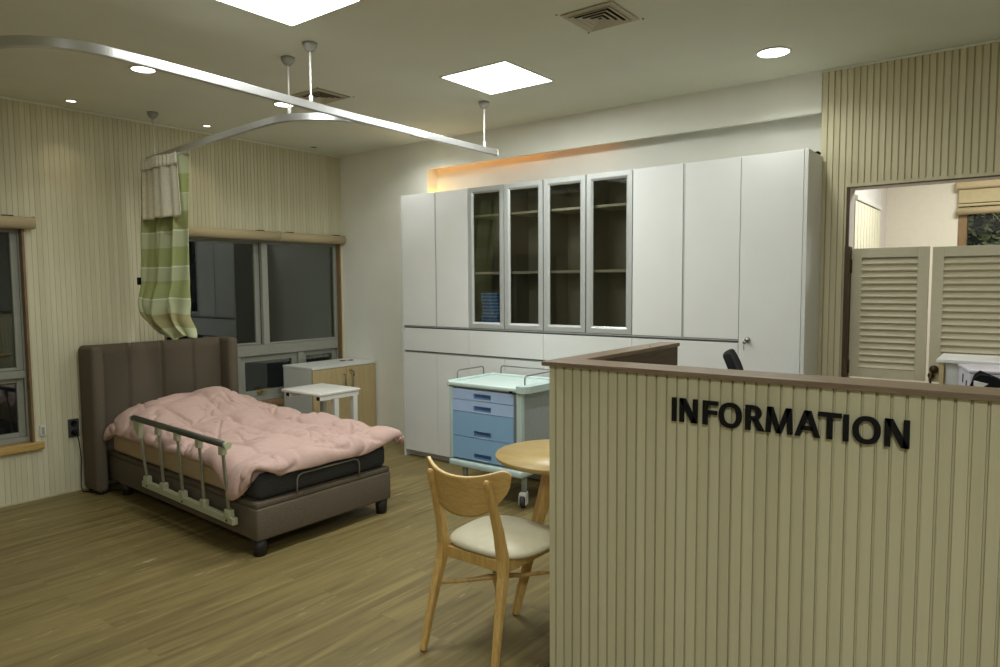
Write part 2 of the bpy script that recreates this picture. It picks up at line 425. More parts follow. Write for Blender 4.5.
    def ribs(self, axis, s0, s1, z0, z1, face, depth, back, pitch, phase, out, groove=0.009):
        """slatted panel from s0 to s1 along axis (0 = X, 1 = Y); face is the front plane, out = +1/-1 its normal"""
        b = bmesh.new()
        k0 = math.floor((s0 - phase) / pitch) - 1
        prof = []
        k = k0
        while True:
            g = phase + k * pitch
            if g - groove / 2 > s1: break
            for ds, dp in ((-groove * 0.5, 0), (-groove * 0.36, -depth), (groove * 0.36, -depth), (groove * 0.5, 0)):
                prof.append((g + ds, dp))
            k += 1
        pr = [(s0, 0.0)] + [p for p in prof if s0 + 1e-4 < p[0] < s1 - 1e-4] + [(s1, 0.0)]
        if len(pr) > 2:
            pr[0] = (s0, pr[1][1]); pr[-1] = (s1, pr[-2][1])
        def P(s, d, z):
            v = face + d * out
            return (s, v, z) if axis == 0 else (v, s, z)
        fl = [b.verts.new(P(s, d, z0)) for s, d in pr]; fh = [b.verts.new(P(s, d, z1)) for s, d in pr]
        bl = [b.verts.new(P(s, -back, z0)) for s, d in pr]; bh = [b.verts.new(P(s, -back, z1)) for s, d in pr]
        for i in range(len(pr) - 1):
            b.faces.new((fl[i], fl[i + 1], fh[i + 1], fh[i]))
            b.faces.new((fh[i], fh[i + 1], bh[i + 1], bh[i]))
            b.faces.new((fl[i], bl[i], bl[i + 1], fl[i + 1]))
            b.faces.new((bl[i], bh[i], bh[i + 1], bl[i + 1]))
        b.faces.new((fl[0], fh[0], bh[0], bl[0])); b.faces.new((fl[-1], bl[-1], bh[-1], fh[-1]))
        bmesh.ops.recalc_face_normals(b, faces=b.faces)
        return self._merge(b)
    def grid(self, fn, nu, nv, smooth=True, uv=True):
        bm = self.bm
        vs = [[bm.verts.new(fn(i / nu, j / nv)) for j in range(nv + 1)] for i in range(nu + 1)]
        lay = bm.loops.layers.uv.verify() if uv else None
        for i in range(nu):
            for j in range(nv):
                f = bm.faces.new((vs[i][j], vs[i + 1][j], vs[i + 1][j + 1], vs[i][j + 1])); f.smooth = smooth
                if uv:
                    for l, (a, c) in zip(f.loops, ((i, j), (i + 1, j), (i + 1, j + 1), (i, j + 1))):
                        l[lay].uv = (a / nu, c / nv)
        return self
    def build(self, name, m, parent=None, mods=None):
        me = bpy.data.meshes.new(name)
        if parent is not None:
            off = world_of(parent)
            bmesh.ops.translate(self.bm, verts=self.bm.verts, vec=-off)
        self.bm.to_mesh(me); self.bm.free()
        ms = m if isinstance(m, (list, tuple)) else [m]
        for x in ms: me.materials.append(x)
        o = bpy.data.objects.new(name, me); C.objects.link(o)
        if parent is not None: o.parent = parent
        return o

def world_of(o):
    v = Vector((0, 0, 0))
    while o is not None:
        v += o.location; o = o.parent
    return v

def tag(o, label, cat, group=None, kind=None):
    o['label'] = label; o['category'] = cat
    if group: o['group'] = group
    if kind: o['kind'] = kind
    return o

def thing(name, loc, label, cat, group=None, kind=None):
    o = bpy.data.objects.new(name, None); C.objects.link(o)
    o.location = loc; o.empty_display_size = 0.05
    return tag(o, label, cat, group, kind)

def struct(o, label=None, cat=None):
    o['kind'] = 'structure'
    if label: o['label'] = label
    if cat: o['category'] = cat
    return o

def copy_tree(o, parent=None):
    c = o.copy(); C.objects.link(c)
    if parent is not None: c.parent = parent
    for ch in list(o.children): copy_tree(ch, c)
    return c

H = 2.70
XR, YF = 8.2, -7.2        # far right wall, wall behind the viewer

# ------------------------------------------------------------------ room shell
m = MB(); m.box(-0.2, XR + 0.15, YF - 0.15, 2.85, -0.1, 0.0)
struct(m.build('floor', M['floor']), 'oak plank floor with long grey-brown grain', 'floor')
m = MB(); m.box(-0.2, XR + 0.15, YF - 0.15, 0.0, H, H + 0.1)
struct(m.build('ceiling', M['ceiling']), 'smooth cream painted ceiling', 'ceiling')

# left wall: slatted panel with two window openings
W1 = (-4.45, -2.70, 0.385, 1.875)   # y0, y1, z0, z1
W2 = (-1.78, -0.022, 0.42, 1.875)
m = MB()
kw = dict(face=0.0, depth=0.0035, back=0.16, pitch=0.033, phase=-2.76, out=1, groove=0.0055)
def rl(y0, y1, z0, z1): m.ribs(1, y0, y1, z0, z1, **kw)
rl(YF, W1[0], 0, H); rl(W1[0], W1[1], 0, W1[2]); rl(W1[0], W1[1], W1[3], H)
rl(W1[1], W2[0], 0, H); rl(W2[0], W2[1], 0, W2[2]); rl(W2[0], W2[1], W2[3], H); rl(W2[1], 0.0, 0, H)
struct(m.build('wall_left', M['rib_left']), 'beige slatted wall with the two dark windows', 'wall')
m = MB(); m.box(0.0, 0.010, YF, -0.012, H - 0.016, H - 0.0005, 0.003)
struct(m.build('trim_1', M['ceiling']))

# back wall: cream plaster, lit niche over the cabinets, slatted part with an opening
NX0, NX1, NZ0, NZ1, ND = 1.147, 4.342, 1.98, 2.458, 0.13
m = MB()
m.box(-0.16, NX0, 0, 0.17, 0, H); m.box(NX0, NX1, 0, 0.17, 0, NZ0); m.box(NX0, NX1, ND, 0.17, NZ0, 2.62); m.box(NX0, NX1, 0, 0.030, NZ1, 2.62); m.box(NX0, NX1, 0, 0.17, 2.62, H)
struct(m.build('wall_back', M['wall']), 'cream plaster wall behind the white cabinets with a shallow niche', 'wall')
OX0, OX1, OZ = 4.503, 6.05, 2.005
m = MB()
kw = dict(face=0.0, depth=0.009, back=0.02, pitch=0.0337, phase=4.379, out=-1, groove=0.0075)
m.ribs(0, NX1, OX0, 0, H, **kw); m.ribs(0, OX0, OX1, OZ + 0.022, H, **kw); m.ribs(0, OX1, XR, 0, H, **kw)
m.box(OX0, OX1, 0.001, 0.02, OZ, OZ + 0.022)
struct(m.build('wall_slatted', M['rib_back']), 'beige slatted wall right of the cabinets with a wide opening', 'wall')
m = MB(); m.box(NX1 + 0.002, XR, -0.010, 0.0, H - 0.015, H - 0.0005, 0.003)
struct(m.build('trim_2', M['ceiling']))
# opening lining
m = MB(); m.box(NX1 + 0.02, OX0, 0.0205, 0.17, 0, H); m.box(OX0, OX1, 0.0205, 0.17, OZ, H); m.box(OX1, XR, 0.0205, 0.17, 0, H); struct(m.build('wall_far_front', M['lilac']))
m = MB(); m.box(OX0 - 0.012, OX0 + 0.004, -0.004, 0.014, 0, OZ + 0.004, 0.001); m.box(OX0 + 0.004, OX1, -0.004, 0.014, OZ - 0.004, OZ + 0.003, 0.001)
struct(m.build('trim_3', M['doorpost']))
m = MB(); m.box(XR, XR + 0.15, YF, 2.85, 0, H); struct(m.build('wall_right', M['wall']))
m = MB(); m.box(-0.16, XR + 0.15, YF - 0.15, YF, 0, H); struct(m.build('wall_front', M['wall']))

# baseboards
m = MB(); m.box(0.0, 0.006, YF, -2.0, 0.0, 0.012, 0.002); struct(m.build('baseboard_left', M['trimbeige']))

# ------------------------------------------------------------------ windows in the left wall
def pane(y0, y1, z0, z1, x, parent):
    q = MB(); q.box(x - 0.003, x + 0.003, y0, y1, z0, z1)
    return q.build('pane', M['night'], parent)
def sash(name, y0, y1, z0, z1, x, w, parent, mm, t=0.04, wl=None, wr=None):
    q = MB(); wl = wl or w; wr = wr or w
    q.box(x - t / 2, x + t / 2, y0, y0 + wl, z0, z1, 0.003); q.box(x - t / 2, x + t / 2, y1 - wr, y1, z0, z1, 0.003)
    q.box(x - t / 2, x + t / 2, y0 + wl, y1 - wr, z0, z0 + w, 0.003); q.box(x - t / 2, x + t / 2, y0 + wl, y1 - wr, z1 - w, z1, 0.003)
    s = q.build(name, mm, parent)
    pane(y0 + wl - 0.004, y1 - wr + 0.004, z0 + w - 0.004, z1 - w + 0.004, x, s)
    return s

def window(n, W, label, zt0, zt1, mull_up, mull_low):
    y0, y1, z0, z1 = W
    r = thing('window_%d' % n, (-0.1, (y0 + y1) / 2, z0), label, 'window', kind='structure')
    q = MB()                                  # wood lining of the reveal
    q.box(-0.155, 0.004, y1 - 0.016, y1 - 0.001, z0, z1, 0.001); q.box(-0.155, 0.004, y0 + 0.001, y0 + 0.016, z0, z1, 0.001)
    q.box(-0.155, 0.004, y0 + 0.016, y1 - 0.016, z1 - 0.016, z1 - 0.001, 0.001)
    q.build('lining', M['lining'], r)
    q = MB()                                  # fixed frame with transom and mullions
    a0, a1 = y0 + 0.016, y1 - 0.016
    X0, X1 = -0.15, -0.045
    q.box(X0, X1, a0, a0 + 0.012, z0 + 0.02, z1 - 0.016, 0.002); q.box(X0, X1, a1 - 0.012, a1, z0 + 0.02, z1 - 0.016, 0.002)
    q.box(X0, X1, a0 + 0.012, a1 - 0.012, z0 + 0.02, z0 + 0.055, 0.002); q.box(X0, X1, a0 + 0.012, a1 - 0.012, z1 - 0.03, z1 - 0.016, 0.002)
    q.box(X0, X1 + 0.012, a0 + 0.012, a1 - 0.012, zt0, zt1, 0.003)
    for ym in mull_low: q.box(X0, X1 + 0.006, ym - 0.03, ym + 0.03, z0 + 0.055, zt0, 0.003)
    q.build('frame', M['winframe'], r)
    return r, a0 + 0.0125, a1 - 0.0125

r1, a0, a1 = window(1, W1, 'dark left window with grey sashes and a wooden sill', 0.845, 0.895, [], [-3.55])
sash('sash', a0, -3.50, 0.897, 1.843, -0.115, 0.03, r1, M['winframe'])
sash('sash', -3.56, a1, 0.897, 1.843, -0.072, 0.02, r1, M['winframe'], wl=0.05, wr=0.04)
sash('sash', a0, -3.58, 0.44, 0.843, -0.09, 0.04, r1, M['winframe'])
sash('sash', -3.52, a1, 0.44, 0.843, -0.09, 0.03, r1, M['winframe'], wr=0.04)
q = MB(); q.box(-0.15, 0.035, W1[0] - 0.04, W1[1] + 0.045, 0.352, 0.402, 0.004); q.build('sill', M['sill'], r1)
r2, a0, a1 = window(2, W2, 'wide dark window behind the bed reflecting the white cabinets', 0.845, 0.935, [], [-1.135, -0.48])
sash('sash', a0, -0.860, 0.937, 1.843, -0.115, 0.018, r2, M['winframe'], wr=0.05)
sash('sash', -0.862, a1, 0.937, 1.843, -0.068, 0.014, r2, M['winframe2'], wl=0.058)
sash('sash', -1.105, -0.51, 0.475, 0.843, -0.085, 0.055, r2, M['winframe'])
sash('sash', a0, -1.165, 0.475, 0.843, -0.085, 0.045, r2, M['winframe'])
sash('sash', -0.45, a1, 0.475, 0.843, -0.085, 0.045, r2, M['winframe'])
q = MB(); q.box(-0.15, 0.03, W2[0] - 0.04, W2[1] + 0.018, 0.388, 0.44, 0.004); q.build('sill', M['lining'], r2)
q = MB()
q.box(-0.066, -0.04, -0.94, -0.90, 0.50, 0.53, 0.004); q.tube([(-0.045, -0.92, 0.52), (-0.015, -0.92, 0.528), (-0.010, -0.895, 0.540), (-0.012, -0.84, 0.543)], [0.007, 0.007, 0.007, 0.008], 8)
q.build('handle', M['brass'], r2)
# night outside
def roller(name, y0, y1, z, label, marks):
    r = thing(name, (0.045, (y0 + y1) / 2, z), label, 'window blind', 'roller blinds over the left wall windows')
    q = MB()
    n = 16; rad = 0.04
    q.lathe([(0.0, y0), (rad, y0), (rad + 0.0005, (y0 + y1) / 2), (rad, y1), (0.0, y1)], (0.045, 0, z), 20, 'Y')
    q.build('rolled_cloth', M['blind'], r)
    for yb_ in (y0, y1):
        q = MB(); q.box(0.006, 0.07, yb_ - 0.004, yb_ + 0.004, z - 0.036, z + 0.044, 0.002); q.build('end_bracket', M['trimbeige'], r)
    for ym in marks:
        q = MB(); q.box(0.002, 0.05, ym - 0.03, ym + 0.03, z + 0.039, z + 0.047, 0.002); q.build('mount_clip', M['oldmetal'], r)
    return r
roller('roller_blind', -4.55, -2.655, 1.884, 'rolled beige blind above the leftmost window', [-2.80, -4.2])
roller('roller_blind', -1.86, -0.752, 1.892, 'rolled beige blind beside the curtain, left of the pair over the wide window', [-0.92, -1.7])
roller('roller_blind', -0.736, -0.018, 1.892, 'rolled beige blind at the room corner, right of the pair over the wide window', [-0.62, -0.09])

# ------------------------------------------------------------------ ceiling fittings
def panel_light(x0, y0, s, label):
    r = thing('ceiling_panel_light', (x0 + s / 2, y0 + s / 2, H), label, 'ceiling light', 'square ceiling panel lights')
    q = MB(); t = 0.012
    for b in ((x0 - t, x0, y0 - t, y0 + s + t), (x0 + s, x0 + s + t, y0 - t, y0 + s + t), (x0, x0 + s, y0 - t, y0), (x0, x0 + s, y0 + s, y0 + s + t)):
        q.box(*b, H - 0.005, H - 0.0003, 0.001)
    q.build('frame', M['ceiling'], r)
    q = MB(); q.box(x0, x0 + s, y0, y0 + s, H - 0.004, H - 0.0005); q.build('diffuser', M['lamp_panel'], r)
    return r
panel_light(2.514, -1.307, 0.476, 'small square ceiling panel light near the cabinets, between rail and vent')
panel_light(2.520, -2.850, 0.478, 'square ceiling panel light cut by the top edge above the rail')
def downlight(x, y, rad, label, mm, group, rim=0.012):
    r = thing('downlight', (x, y, H), label, 'ceiling light', group)
    q = MB(); q.lathe([(rad, H - 0.0003), (rad + rim, H - 0.0003), (rad + rim, H - 0.004), (rad, H - 0.006), (rad, H - 0.0003)], (x, y, 0), 28); q.build('rim', M['white_edge'], r)
    q = MB(); q.lathe([(0.0, H - 0.0006), (rad, H - 0.0006), (rad, H - 0.003), (0.0, H - 0.003)], (x, y, 0), 28); q.build('lamp', mm, r)
    return r
downlight(4.212, -0.518, 0.082, 'bright round downlight near the slatted wall', M['lamp_down'], 'large round downlights')
downlight(1.285, -2.488, 0.062, 'round downlight behind the curtain rail, leftmost of three', M['lamp_down'], 'large round downlights')
downlight(1.245, -1.515, 0.062, 'round downlight beside the two rail drop rods, middle of three', M['lamp_down'], 'large round downlights')
downlight(1.290, -0.478, 0.062, 'round downlight behind the rail end near the corner, right of three', M['lamp_down'], 'large round downlights')
for x, y in ((4.212, -1.535), (4.212, -2.55)):
    downlight(x, y, 0.082, 'round downlight above the reception area', M['lamp_down'], 'large round downlights')
downlight(0.227, -2.459, 0.030, 'tiny lit spotlight at the far left edge of the ceiling', M['lamp_spot'], 'small spotlights along the slatted wall', 0.012)
downlight(0.239, -1.502, 0.026, 'tiny lit spotlight right of the curtain drop rod', M['lamp_spot'], 'small spotlights along the slatted wall', 0.012)
downlight(0.184, -0.448, 0.028, 'unlit dark spotlight in the ceiling corner', M['ventdark'], 'small spotlights along the slatted wall', 0.010)

def vent(x, y, s, label):
    r = thing('air_vent', (x, y, H), label, 'air vent', 'square ceiling air vents')
    q = MB(); h = s / 2
    def ring(a, w, z0, z1, dz=0.0):
        # sloping square louvre ring
        o = [(-a, -a), (a, -a), (a, a), (-a, a)]; i = [(-(a - w), -(a - w)), (a - w, -(a - w)), (a - w, a - w), (-(a - w), a - w)]
        for k in range(4):
            A, B = o[k], o[(k + 1) % 4]; D, Cc = i[k], i[(k + 1) % 4]
            q.hexa([(x + A[0], y + A[1], z0), (x + B[0], y + B[1], z0), (x + Cc[0], y + Cc[1], z1), (x + D[0], y + D[1], z1),
                    (x + A[0], y + A[1], z0 + 0.002), (x + B[0], y + B[1], z0 + 0.002), (x + Cc[0], y + Cc[1], z1 + 0.002), (x + D[0], y + D[1], z1 + 0.002)])
    ring(h, 0.03, H - 0.006, H - 0.010)
    for k, a in enumerate((0.80, 0.60, 0.40, 0.2)):
        ring(h * a, h * 0.125, H - 0.015, H - 0.0095)
    q.build('louvre_ring', M['vent'], r)
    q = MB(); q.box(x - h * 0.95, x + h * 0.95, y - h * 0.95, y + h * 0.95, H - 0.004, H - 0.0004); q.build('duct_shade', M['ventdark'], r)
    for sx in (-1, 1):
        for sy in (-1, 1):
            q = MB(); q.lathe([(0, H - 0.004), (0.0045, H - 0.003), (0.0045, H - 0.0005), (0, H - 0.0005)], (x + sx * (h + 0.012), y + sy * (h + 0.012), 0), 8); q.build('screw', M['oldmetal'], r)
    return r
vent(3.725, -1.545, 0.27, 'square louvred air vent at the top edge of the ceiling')
vent(1.615, -1.49, 0.27, 'square louvred air vent behind the curtain rail')

# ------------------------------------------------------------------ curtain track
trk = thing('curtain_track', (2.36, -2.17, H), 'silver aluminium curtain rail hung from the ceiling on drop rods', 'curtain rail')
ZR = 2.377
def arc(cx, cy, r, a0, a1, n=40):
    return [(cx + r * math.cos(a0 + (a1 - a0) * i / n), cy + r * math.sin(a0 + (a1 - a0) * i / n), ZR) for i in range(n + 1)]
p1 = [(2.352, -0.568, ZR), (2.36, -1.2, ZR), (2.385, -1.9, ZR), (2.42, -2.5, ZR), (2.452, -3.0, ZR)] + arc(2.135, -3.195, 0.325, 0.08, -PI / 2) + [(1.6, -3.52, ZR), (0.8, -3.52, ZR), (0.02, -3.52, ZR)]
q = MB(); q.bar(p1, 0.026, 0.040, bev=0.003); o = q.build('rail', M['alu_rail'], trk)
p2 = [(0.185, -1.950, ZR), (1.0, -2.035, ZR), (1.75, -2.100, ZR), (1.98, -2.113, ZR)]
for i in range(1, 33):
    t = i / 32.0
    # quarter turn easing from +X to +Y
    a = -PI / 2 + t * PI / 2
    p2.append((1.98 + 0.385 * math.cos(a), -1.728 + 0.385 * math.sin(a), ZR))
q = MB(); q.bar(p2, 0.026, 0.040, bev=0.003); q.build('rail', M['alu_rail'], trk)
q = MB(); q.box(2.337, 2.367, -0.572, -0.560, ZR - 0.022, ZR + 0.022, 0.003); q.build('end_cap', M['plastic_white'], trk)
q = MB(); q.bar([(2.362, -1.30, ZR), (2.366, -1.42, ZR)], 0.030, 0.044, bev=0.002); q.build('joint_sleeve', M['alu'], trk)
for (x, y) in ((2.347, -0.696), (2.381, -2.165), (2.098, -2.095), (0.325, -1.9645)):
    xx = x if y > -2.17 else 2.385
    q = MB(); q.lathe([(0.0045, ZR + 0.02), (0.006, ZR + 0.05), (0.0045, ZR + 0.055), (0.005, H - 0.04), (0.0, H - 0.04)], (x, y, 0), 12)
    q.lathe([(0.010, ZR + 0.018), (0.010, ZR + 0.055), (0.006, ZR + 0.06), (0.0, ZR + 0.06)], (x, y, 0), 12)
    rod = q.build('drop_rod', M['white_paint'], trk)
    q = MB(); q.lathe([(0.012, H - 0.045), (0.026, H - 0.034), (0.036, H - 0.016), (0.038, H - 0.0005), (0, H - 0.0005)], (x, y, 0), 20)
    q.build('ceiling_cup', M['cup'], rod)

# ------------------------------------------------------------------ curtain bunched on the short rail
cur = thing('curtain', (0.48, -2.0, 1.08), 'green banded hospital curtain with white mesh top, gathered over the headboard', 'curtain')
def lerp_list(L, t):
    for (t0, v0), (t1, v1) in zip(L, L[1:]):
        if t <= t1:
            k = (t - t0) / (t1 - t0) if t1 > t0 else 0
            return v0 + (v1 - v0) * k
    return L[-1][1]
LEFT = [(0, 0.19), (0.15, 0.15), (0.4, 0.095), (0.80, 0.065), (0.90, 0.12), (0.96, 0.24), (1.0, 0.40)]
RIGHT = [(0, 0.835), (0.3, 0.80), (0.78, 0.745), (0.88, 0.75), (1.0, 0.815)]
ZBOT = [(0, 1.11), (0.3, 1.10), (0.7, 1.098), (1.0, 1.11)]
def curt(s, t):
    xl, xr = lerp_list(LEFT, t), lerp_list(RIGHT, t)
    sw = s + 0.10 * max(0, t - 0.72) * math.sin(PI * s) * 2
    x = xl + (xr - xl) * s
    ztop = 2.345
    z = ztop + (lerp_list(ZBOT, s) - ztop) * t
    tw = max(0.0, (t - 0.70) / 0.30)
    amp = 0.034 * (0.55 + 0.6 * t) * (1 - 0.35 * tw)
    y = -2.0 + amp * math.sin(s * 6.3 * PI + 1.3 * tw * (1 - s) + 0.5 * math.sin(t * 3)) + 0.012 * math.sin(s * 15 * PI + t * 4)
    x += 0.014 * math.sin(s * 12.6 * PI + 0.7)
    if tw > 0:
        y -= 0.05 * math.sin(PI * s) * math.sin(PI * min(1, tw)) + 0.012 * math.sin(14 * (s + tw * 0.8)) * tw
        z += 0.04 * tw * math.sin(3 * PI * s + 0.6) * (1 - tw * 0.6)
    return (x, y, z)
q = MB(); q.grid(lambda s, t: curt(s, t), 96, 110)
o = q.build('curtain_cloth', M['curtain'], cur)
sd = o.modifiers.new('s', 'SOLIDIFY'); sd.thickness = 0.004
q = MB()
def meshf(s, t):
    x, y, z = curt(0.06 + 0.84 * s, 0)
    yy = -2.052 + 0.006 * math.sin(s * 9 * PI) + 0.012 * math.sin(s * 3 * PI)
    return (0.315 + (0.485 + 0.05 * t) * s - 0.02 * t, yy, 2.335 - t * 0.405 + 0.004 * math.sin(s * 20))
q.grid(meshf, 60, 24)
o = q.build('mesh_panel', M['curtainmesh'], cur); sd = o.modifiers.new('s', 'SOLIDIFY'); sd.thickness = 0.003
q = MB()
q.grid(lambda s, t: (0.308 + 0.500 * s, -2.060 + 0.005 * math.sin(s * 26 * PI) + 0.012 * math.sin(s * 3 * PI), 2.352 - t * 0.075), 120, 3)
o = q.build('heading_band', M['curtainhead'], cur); sd = o.modifiers.new('s', 'SOLIDIFY'); sd.thickness = 0.004
for i in range(9):
    x = 0.325 + i * 0.058; yr = -1.965 - (x - 0.185) * 0.098
    q = MB(); q.tube([(x, -2.052, 2.343), (x, -2.03, 2.352), (x, yr - 0.003, 2.352), (x, yr, 2.357)], 0.0025, 6); q.build('hook', M['plastic_white'], cur)
q = MB(); q.box(0.128, 0.152, -2.035, -1.985, 1.47, 1.525, 0.006); q.build('tie_tab', M['black'], cur)

# ------------------------------------------------------------------ tall white cabinets
CF = -0.318      # door front plane
def shell(q, x0, x1, z0, z1, y0, y1, t=0.016, back=True):
    q.box(x0, x0 + t, y0, y1, z0, z1, 0.0008); q.box(x1 - t, x1, y0, y1, z0, z1, 0.0008)
    q.box(x0 + t, x1 - t, y0, y1, z0, z0 + t); q.box(x0 + t, x1 - t, y0, y1, z1 - t, z1)
    if back: q.box(x0 + t, x1 - t, y1 - 0.008, y1, z0 + t, z1 - t)
ZT, ZR1, ZR2, ZB = 2.200, 1.110, 0.905, 0.055
CY0, CY1 = CF + 0.020, -0.003
def door(name, x0, x1, z0, z1, parent, mm='white_lam'):
    q = MB(); q.box(x0 + 0.0017, x1 - 0.0017, CF, CF + 0.018, z0 + 0.002, z1 - 0.002, 0.0012)
    return q.build(name, M[mm], parent)
def unit(x0, x1, label, glass_doors, xm=None):
    r = thing('wall_cabinet', ((x0 + x1) / 2, -0.16, 0), label, 'cabinet', 'tall white cabinets along the back wall')
    xm = xm or (x0 + x1) / 2
    q = MB()
    if not glass_doors:
        shell(q, x0, x1, 1.118, ZT, CY0, CY1)
    shell(q, x0, x1, ZB, 1.118, CY0, CY1)
    q.box(x0, x1, CY0 + 0.04, CY1, 0.0, ZB - 0.001)
    q.build('carcass', M['white_edge'], r)
    q = MB(); q.box(x0 + 0.001, x1 - 0.001, CY0 - 0.003, CY0 + 0.001, 1.097, 1.116); q.box(x0 + 0.001, x1 - 0.001, CY0 - 0.003, CY0 + 0.001, 0.893, 0.908)
    q.build('shadow_gap', M['gap'], r)
    q = MB(); q.box(x0 + 0.001, x1 - 0.001, CF + 0.001, CY0 - 0.004, 1.1085, 1.1145, 0.0008); q.build('grip_rail', M['alu'], r)
    q = MB(); q.box(x0 + 0.001, x1 - 0.001, CF + 0.002, CY0 - 0.004, 0.8955, 0.8985, 0.0005); q.build('grip_rail', M['alu'], r)
    for a, b in ((x0, xm), (xm, x1)): door('door', a, b, ZB, 0.893, r)
    door('drawer', x0, x1, 0.907, 1.098, r)
    if not glass_doors:
        for a, b in ((x0, xm - 0.006), (xm + 0.006, x1)): door('door', a, b, 1.117, ZT, r)
        q = MB(); q.box(xm - 0.006, xm + 0.006, CF + 0.005, CF + 0.018, 1.119, ZT - 0.002, 0.001); q.build('grip_rail', M['alu'], r)
    else:
        q = MB(); shell(q, x0, x1, 1.1185, ZT, CY0, CY1); q.box(xm - 0.008, xm + 0.008, CY0, CY1 - 0.01, 1.134, ZT - 0.016)
        q.build('glass_case', M['cab_in'], r)
        for a, b in ((x0, xm - 0.008), (xm + 0.008, x1)):
            for zs in (1.535, 1.975):
                q = MB(); q.box(a + 0.018, b - 0.001, CY0 + 0.03, CY1 - 0.012, zs, zs + 0.018, 0.001); q.build('shelf', M['shelf'], r)
        for a, b in ((x0, xm), (xm, x1)):
            a += 0.004; b -= 0.004; w = 0.047
            q = MB()
            z0, z1 = 1.120, ZT - 0.002
            # mitred frame with a sloping inner edge
            o = [(a, z0), (b, z0), (b, z1), (a, z1)]; i = [(a + w, z0 + w), (b - w, z0 + w), (b - w, z1 - w), (a + w, z1 - w)]
            h = [(a + w * .72, z0 + w * .72), (b - w * .72, z0 + w * .72), (b - w * .72, z1 - w * .72), (a + w * .72, z1 - w * .72)]
            for k in range(4):
                A, B, D, E2 = o[k], o[(k + 1) % 4], h[k], h[(k + 1) % 4]
                q.hexa([(A[0], CF, A[1]), (B[0], CF, B[1]), (E2[0], CF, E2[1]), (D[0], CF, D[1]), (A[0], CF + .019, A[1]), (B[0], CF + .019, B[1]), (E2[0], CF + .019, E2[1]), (D[0], CF + .019, D[1])], 0.001, 1)
                A, B, D, E2 = h[k], h[(k + 1) % 4], i[k], i[(k + 1) % 4]
                q.hexa([(A[0], CF + .001, A[1]), (B[0], CF + .001, B[1]), (E2[0], CF + .011, E2[1]), (D[0], CF + .011, D[1]), (A[0], CF + .019, A[1]), (B[0], CF + .019, B[1]), (E2[0], CF + .019, E2[1]), (D[0], CF + .019, D[1])])
            d = q.build('glass_door', M['alu'], r)
            q = MB(); q.box(a + w - 0.003, b - w + 0.003, CF + 0.0125, CF + 0.0165, z0 + w - 0.003, z1 - w + 0.003); q.build('pane', M['smoke'], d)
    return r
def end_panel(x0, x1, r):
    q = MB(); q.box(x0, x1, CF, CY1, 0.0, ZT, 0.001); q.build('end_panel', M['white_edge'], r)
X = [1.158, 1.872, 2.576, 3.280, 3.982, 4.334]
u1 = unit(X[0], X[1], 'plain white cabinet, leftmost of the run beside the cream wall', False, 1.530); end_panel(1.138, 1.1575, u1)
u2 = unit(X[1], X[2], 'white cabinet with smoked glass doors holding the blue packs', True)
u3 = unit(X[2], X[3], 'white cabinet with empty smoked glass shelves, right of the blue packs', True)
u4 = unit(X[3], X[4], 'plain white cabinet between glass doors and the tall locked cabinet', False)
u5 = thing('wall_cabinet', (4.16, -0.16, 0), 'full-height single-door white cabinet with key, beside the slatted wall', 'cabinet', 'tall white cabinets along the back wall')
q = MB(); shell(q, X[4], X[5], ZB, ZT, CY0, CY1); q.box(X[4], X[5], CY0 + 0.04, CY1, 0, ZB - 0.001); q.build('carcass', M['white_edge'], u5)
d5 = door('door', X[4], X[5], ZB, ZT, u5)
end_panel(4.3345, 4.355, u5)
q = MB(); q.lathe([(0.0, CF - 0.018), (0.010, CF - 0.018), (0.012, CF - 0.012), (0.017, CF - 0.010), (0.017, CF - 0.0002), (0, CF - 0.0002)], (4.038, 0, 1.118), 18, 'Y')
lk = q.build('lock', M['steel'], d5)
q = MB(); q.box(4.036, 4.040, CF - 0.034, CF - 0.017, 1.112, 1.124, 0.001); q.lathe([(0, -0.001), (0.010, -0.001), (0.010, 0.001), (0, 0.001)], (4.030, CF - 0.036, 1.105), 14, 'Y')
q.tube([(4.030, CF - 0.036, 1.10), (4.027, CF - 0.036, 1.085), (4.026, CF - 0.03, 1.06)], 0.0025, 6); q.build('key', M['steel'], lk)
# small dark cable clip on top of the tall cabinet
q = MB(); q.tube([(4.335, -0.09, ZT + 0.008), (4.345, -0.075, ZT + 0.013), (4.348, -0.05, ZT + 0.010)], 0.009, 8)
tag(q.build('cable_clip', M['black']), 'tiny black cable clip on the top corner of the tall locked cabinet', 'clip')

# warm strip lamp lying on the cabinets in the niche
led = thing('strip_light', (2.0, 0.04, 2.50), 'amber strip light tucked behind the lip of the niche over the cabinets', 'light')
q = MB(); q.box(1.165, 2.95, 0.0305, 0.036, 2.492, 2.516, 0.001); q.build('base', M['alu'], led)
q = MB(); q.box(1.17, 2.30, 0.0362, 0.042, 2.496, 2.512, 0.001); q.build('tube', M['led'], led)
q = MB(); q.box(2.302, 2.945, 0.0362, 0.042, 2.496, 2.512, 0.001); q.build('tube', M['led_dim'], led)
q = MB(); q.box(1.155, 1.235, 0.080, 0.105, 2.170, 2.182, 0.001); q.build('tail_end', M['led_hot'], led)

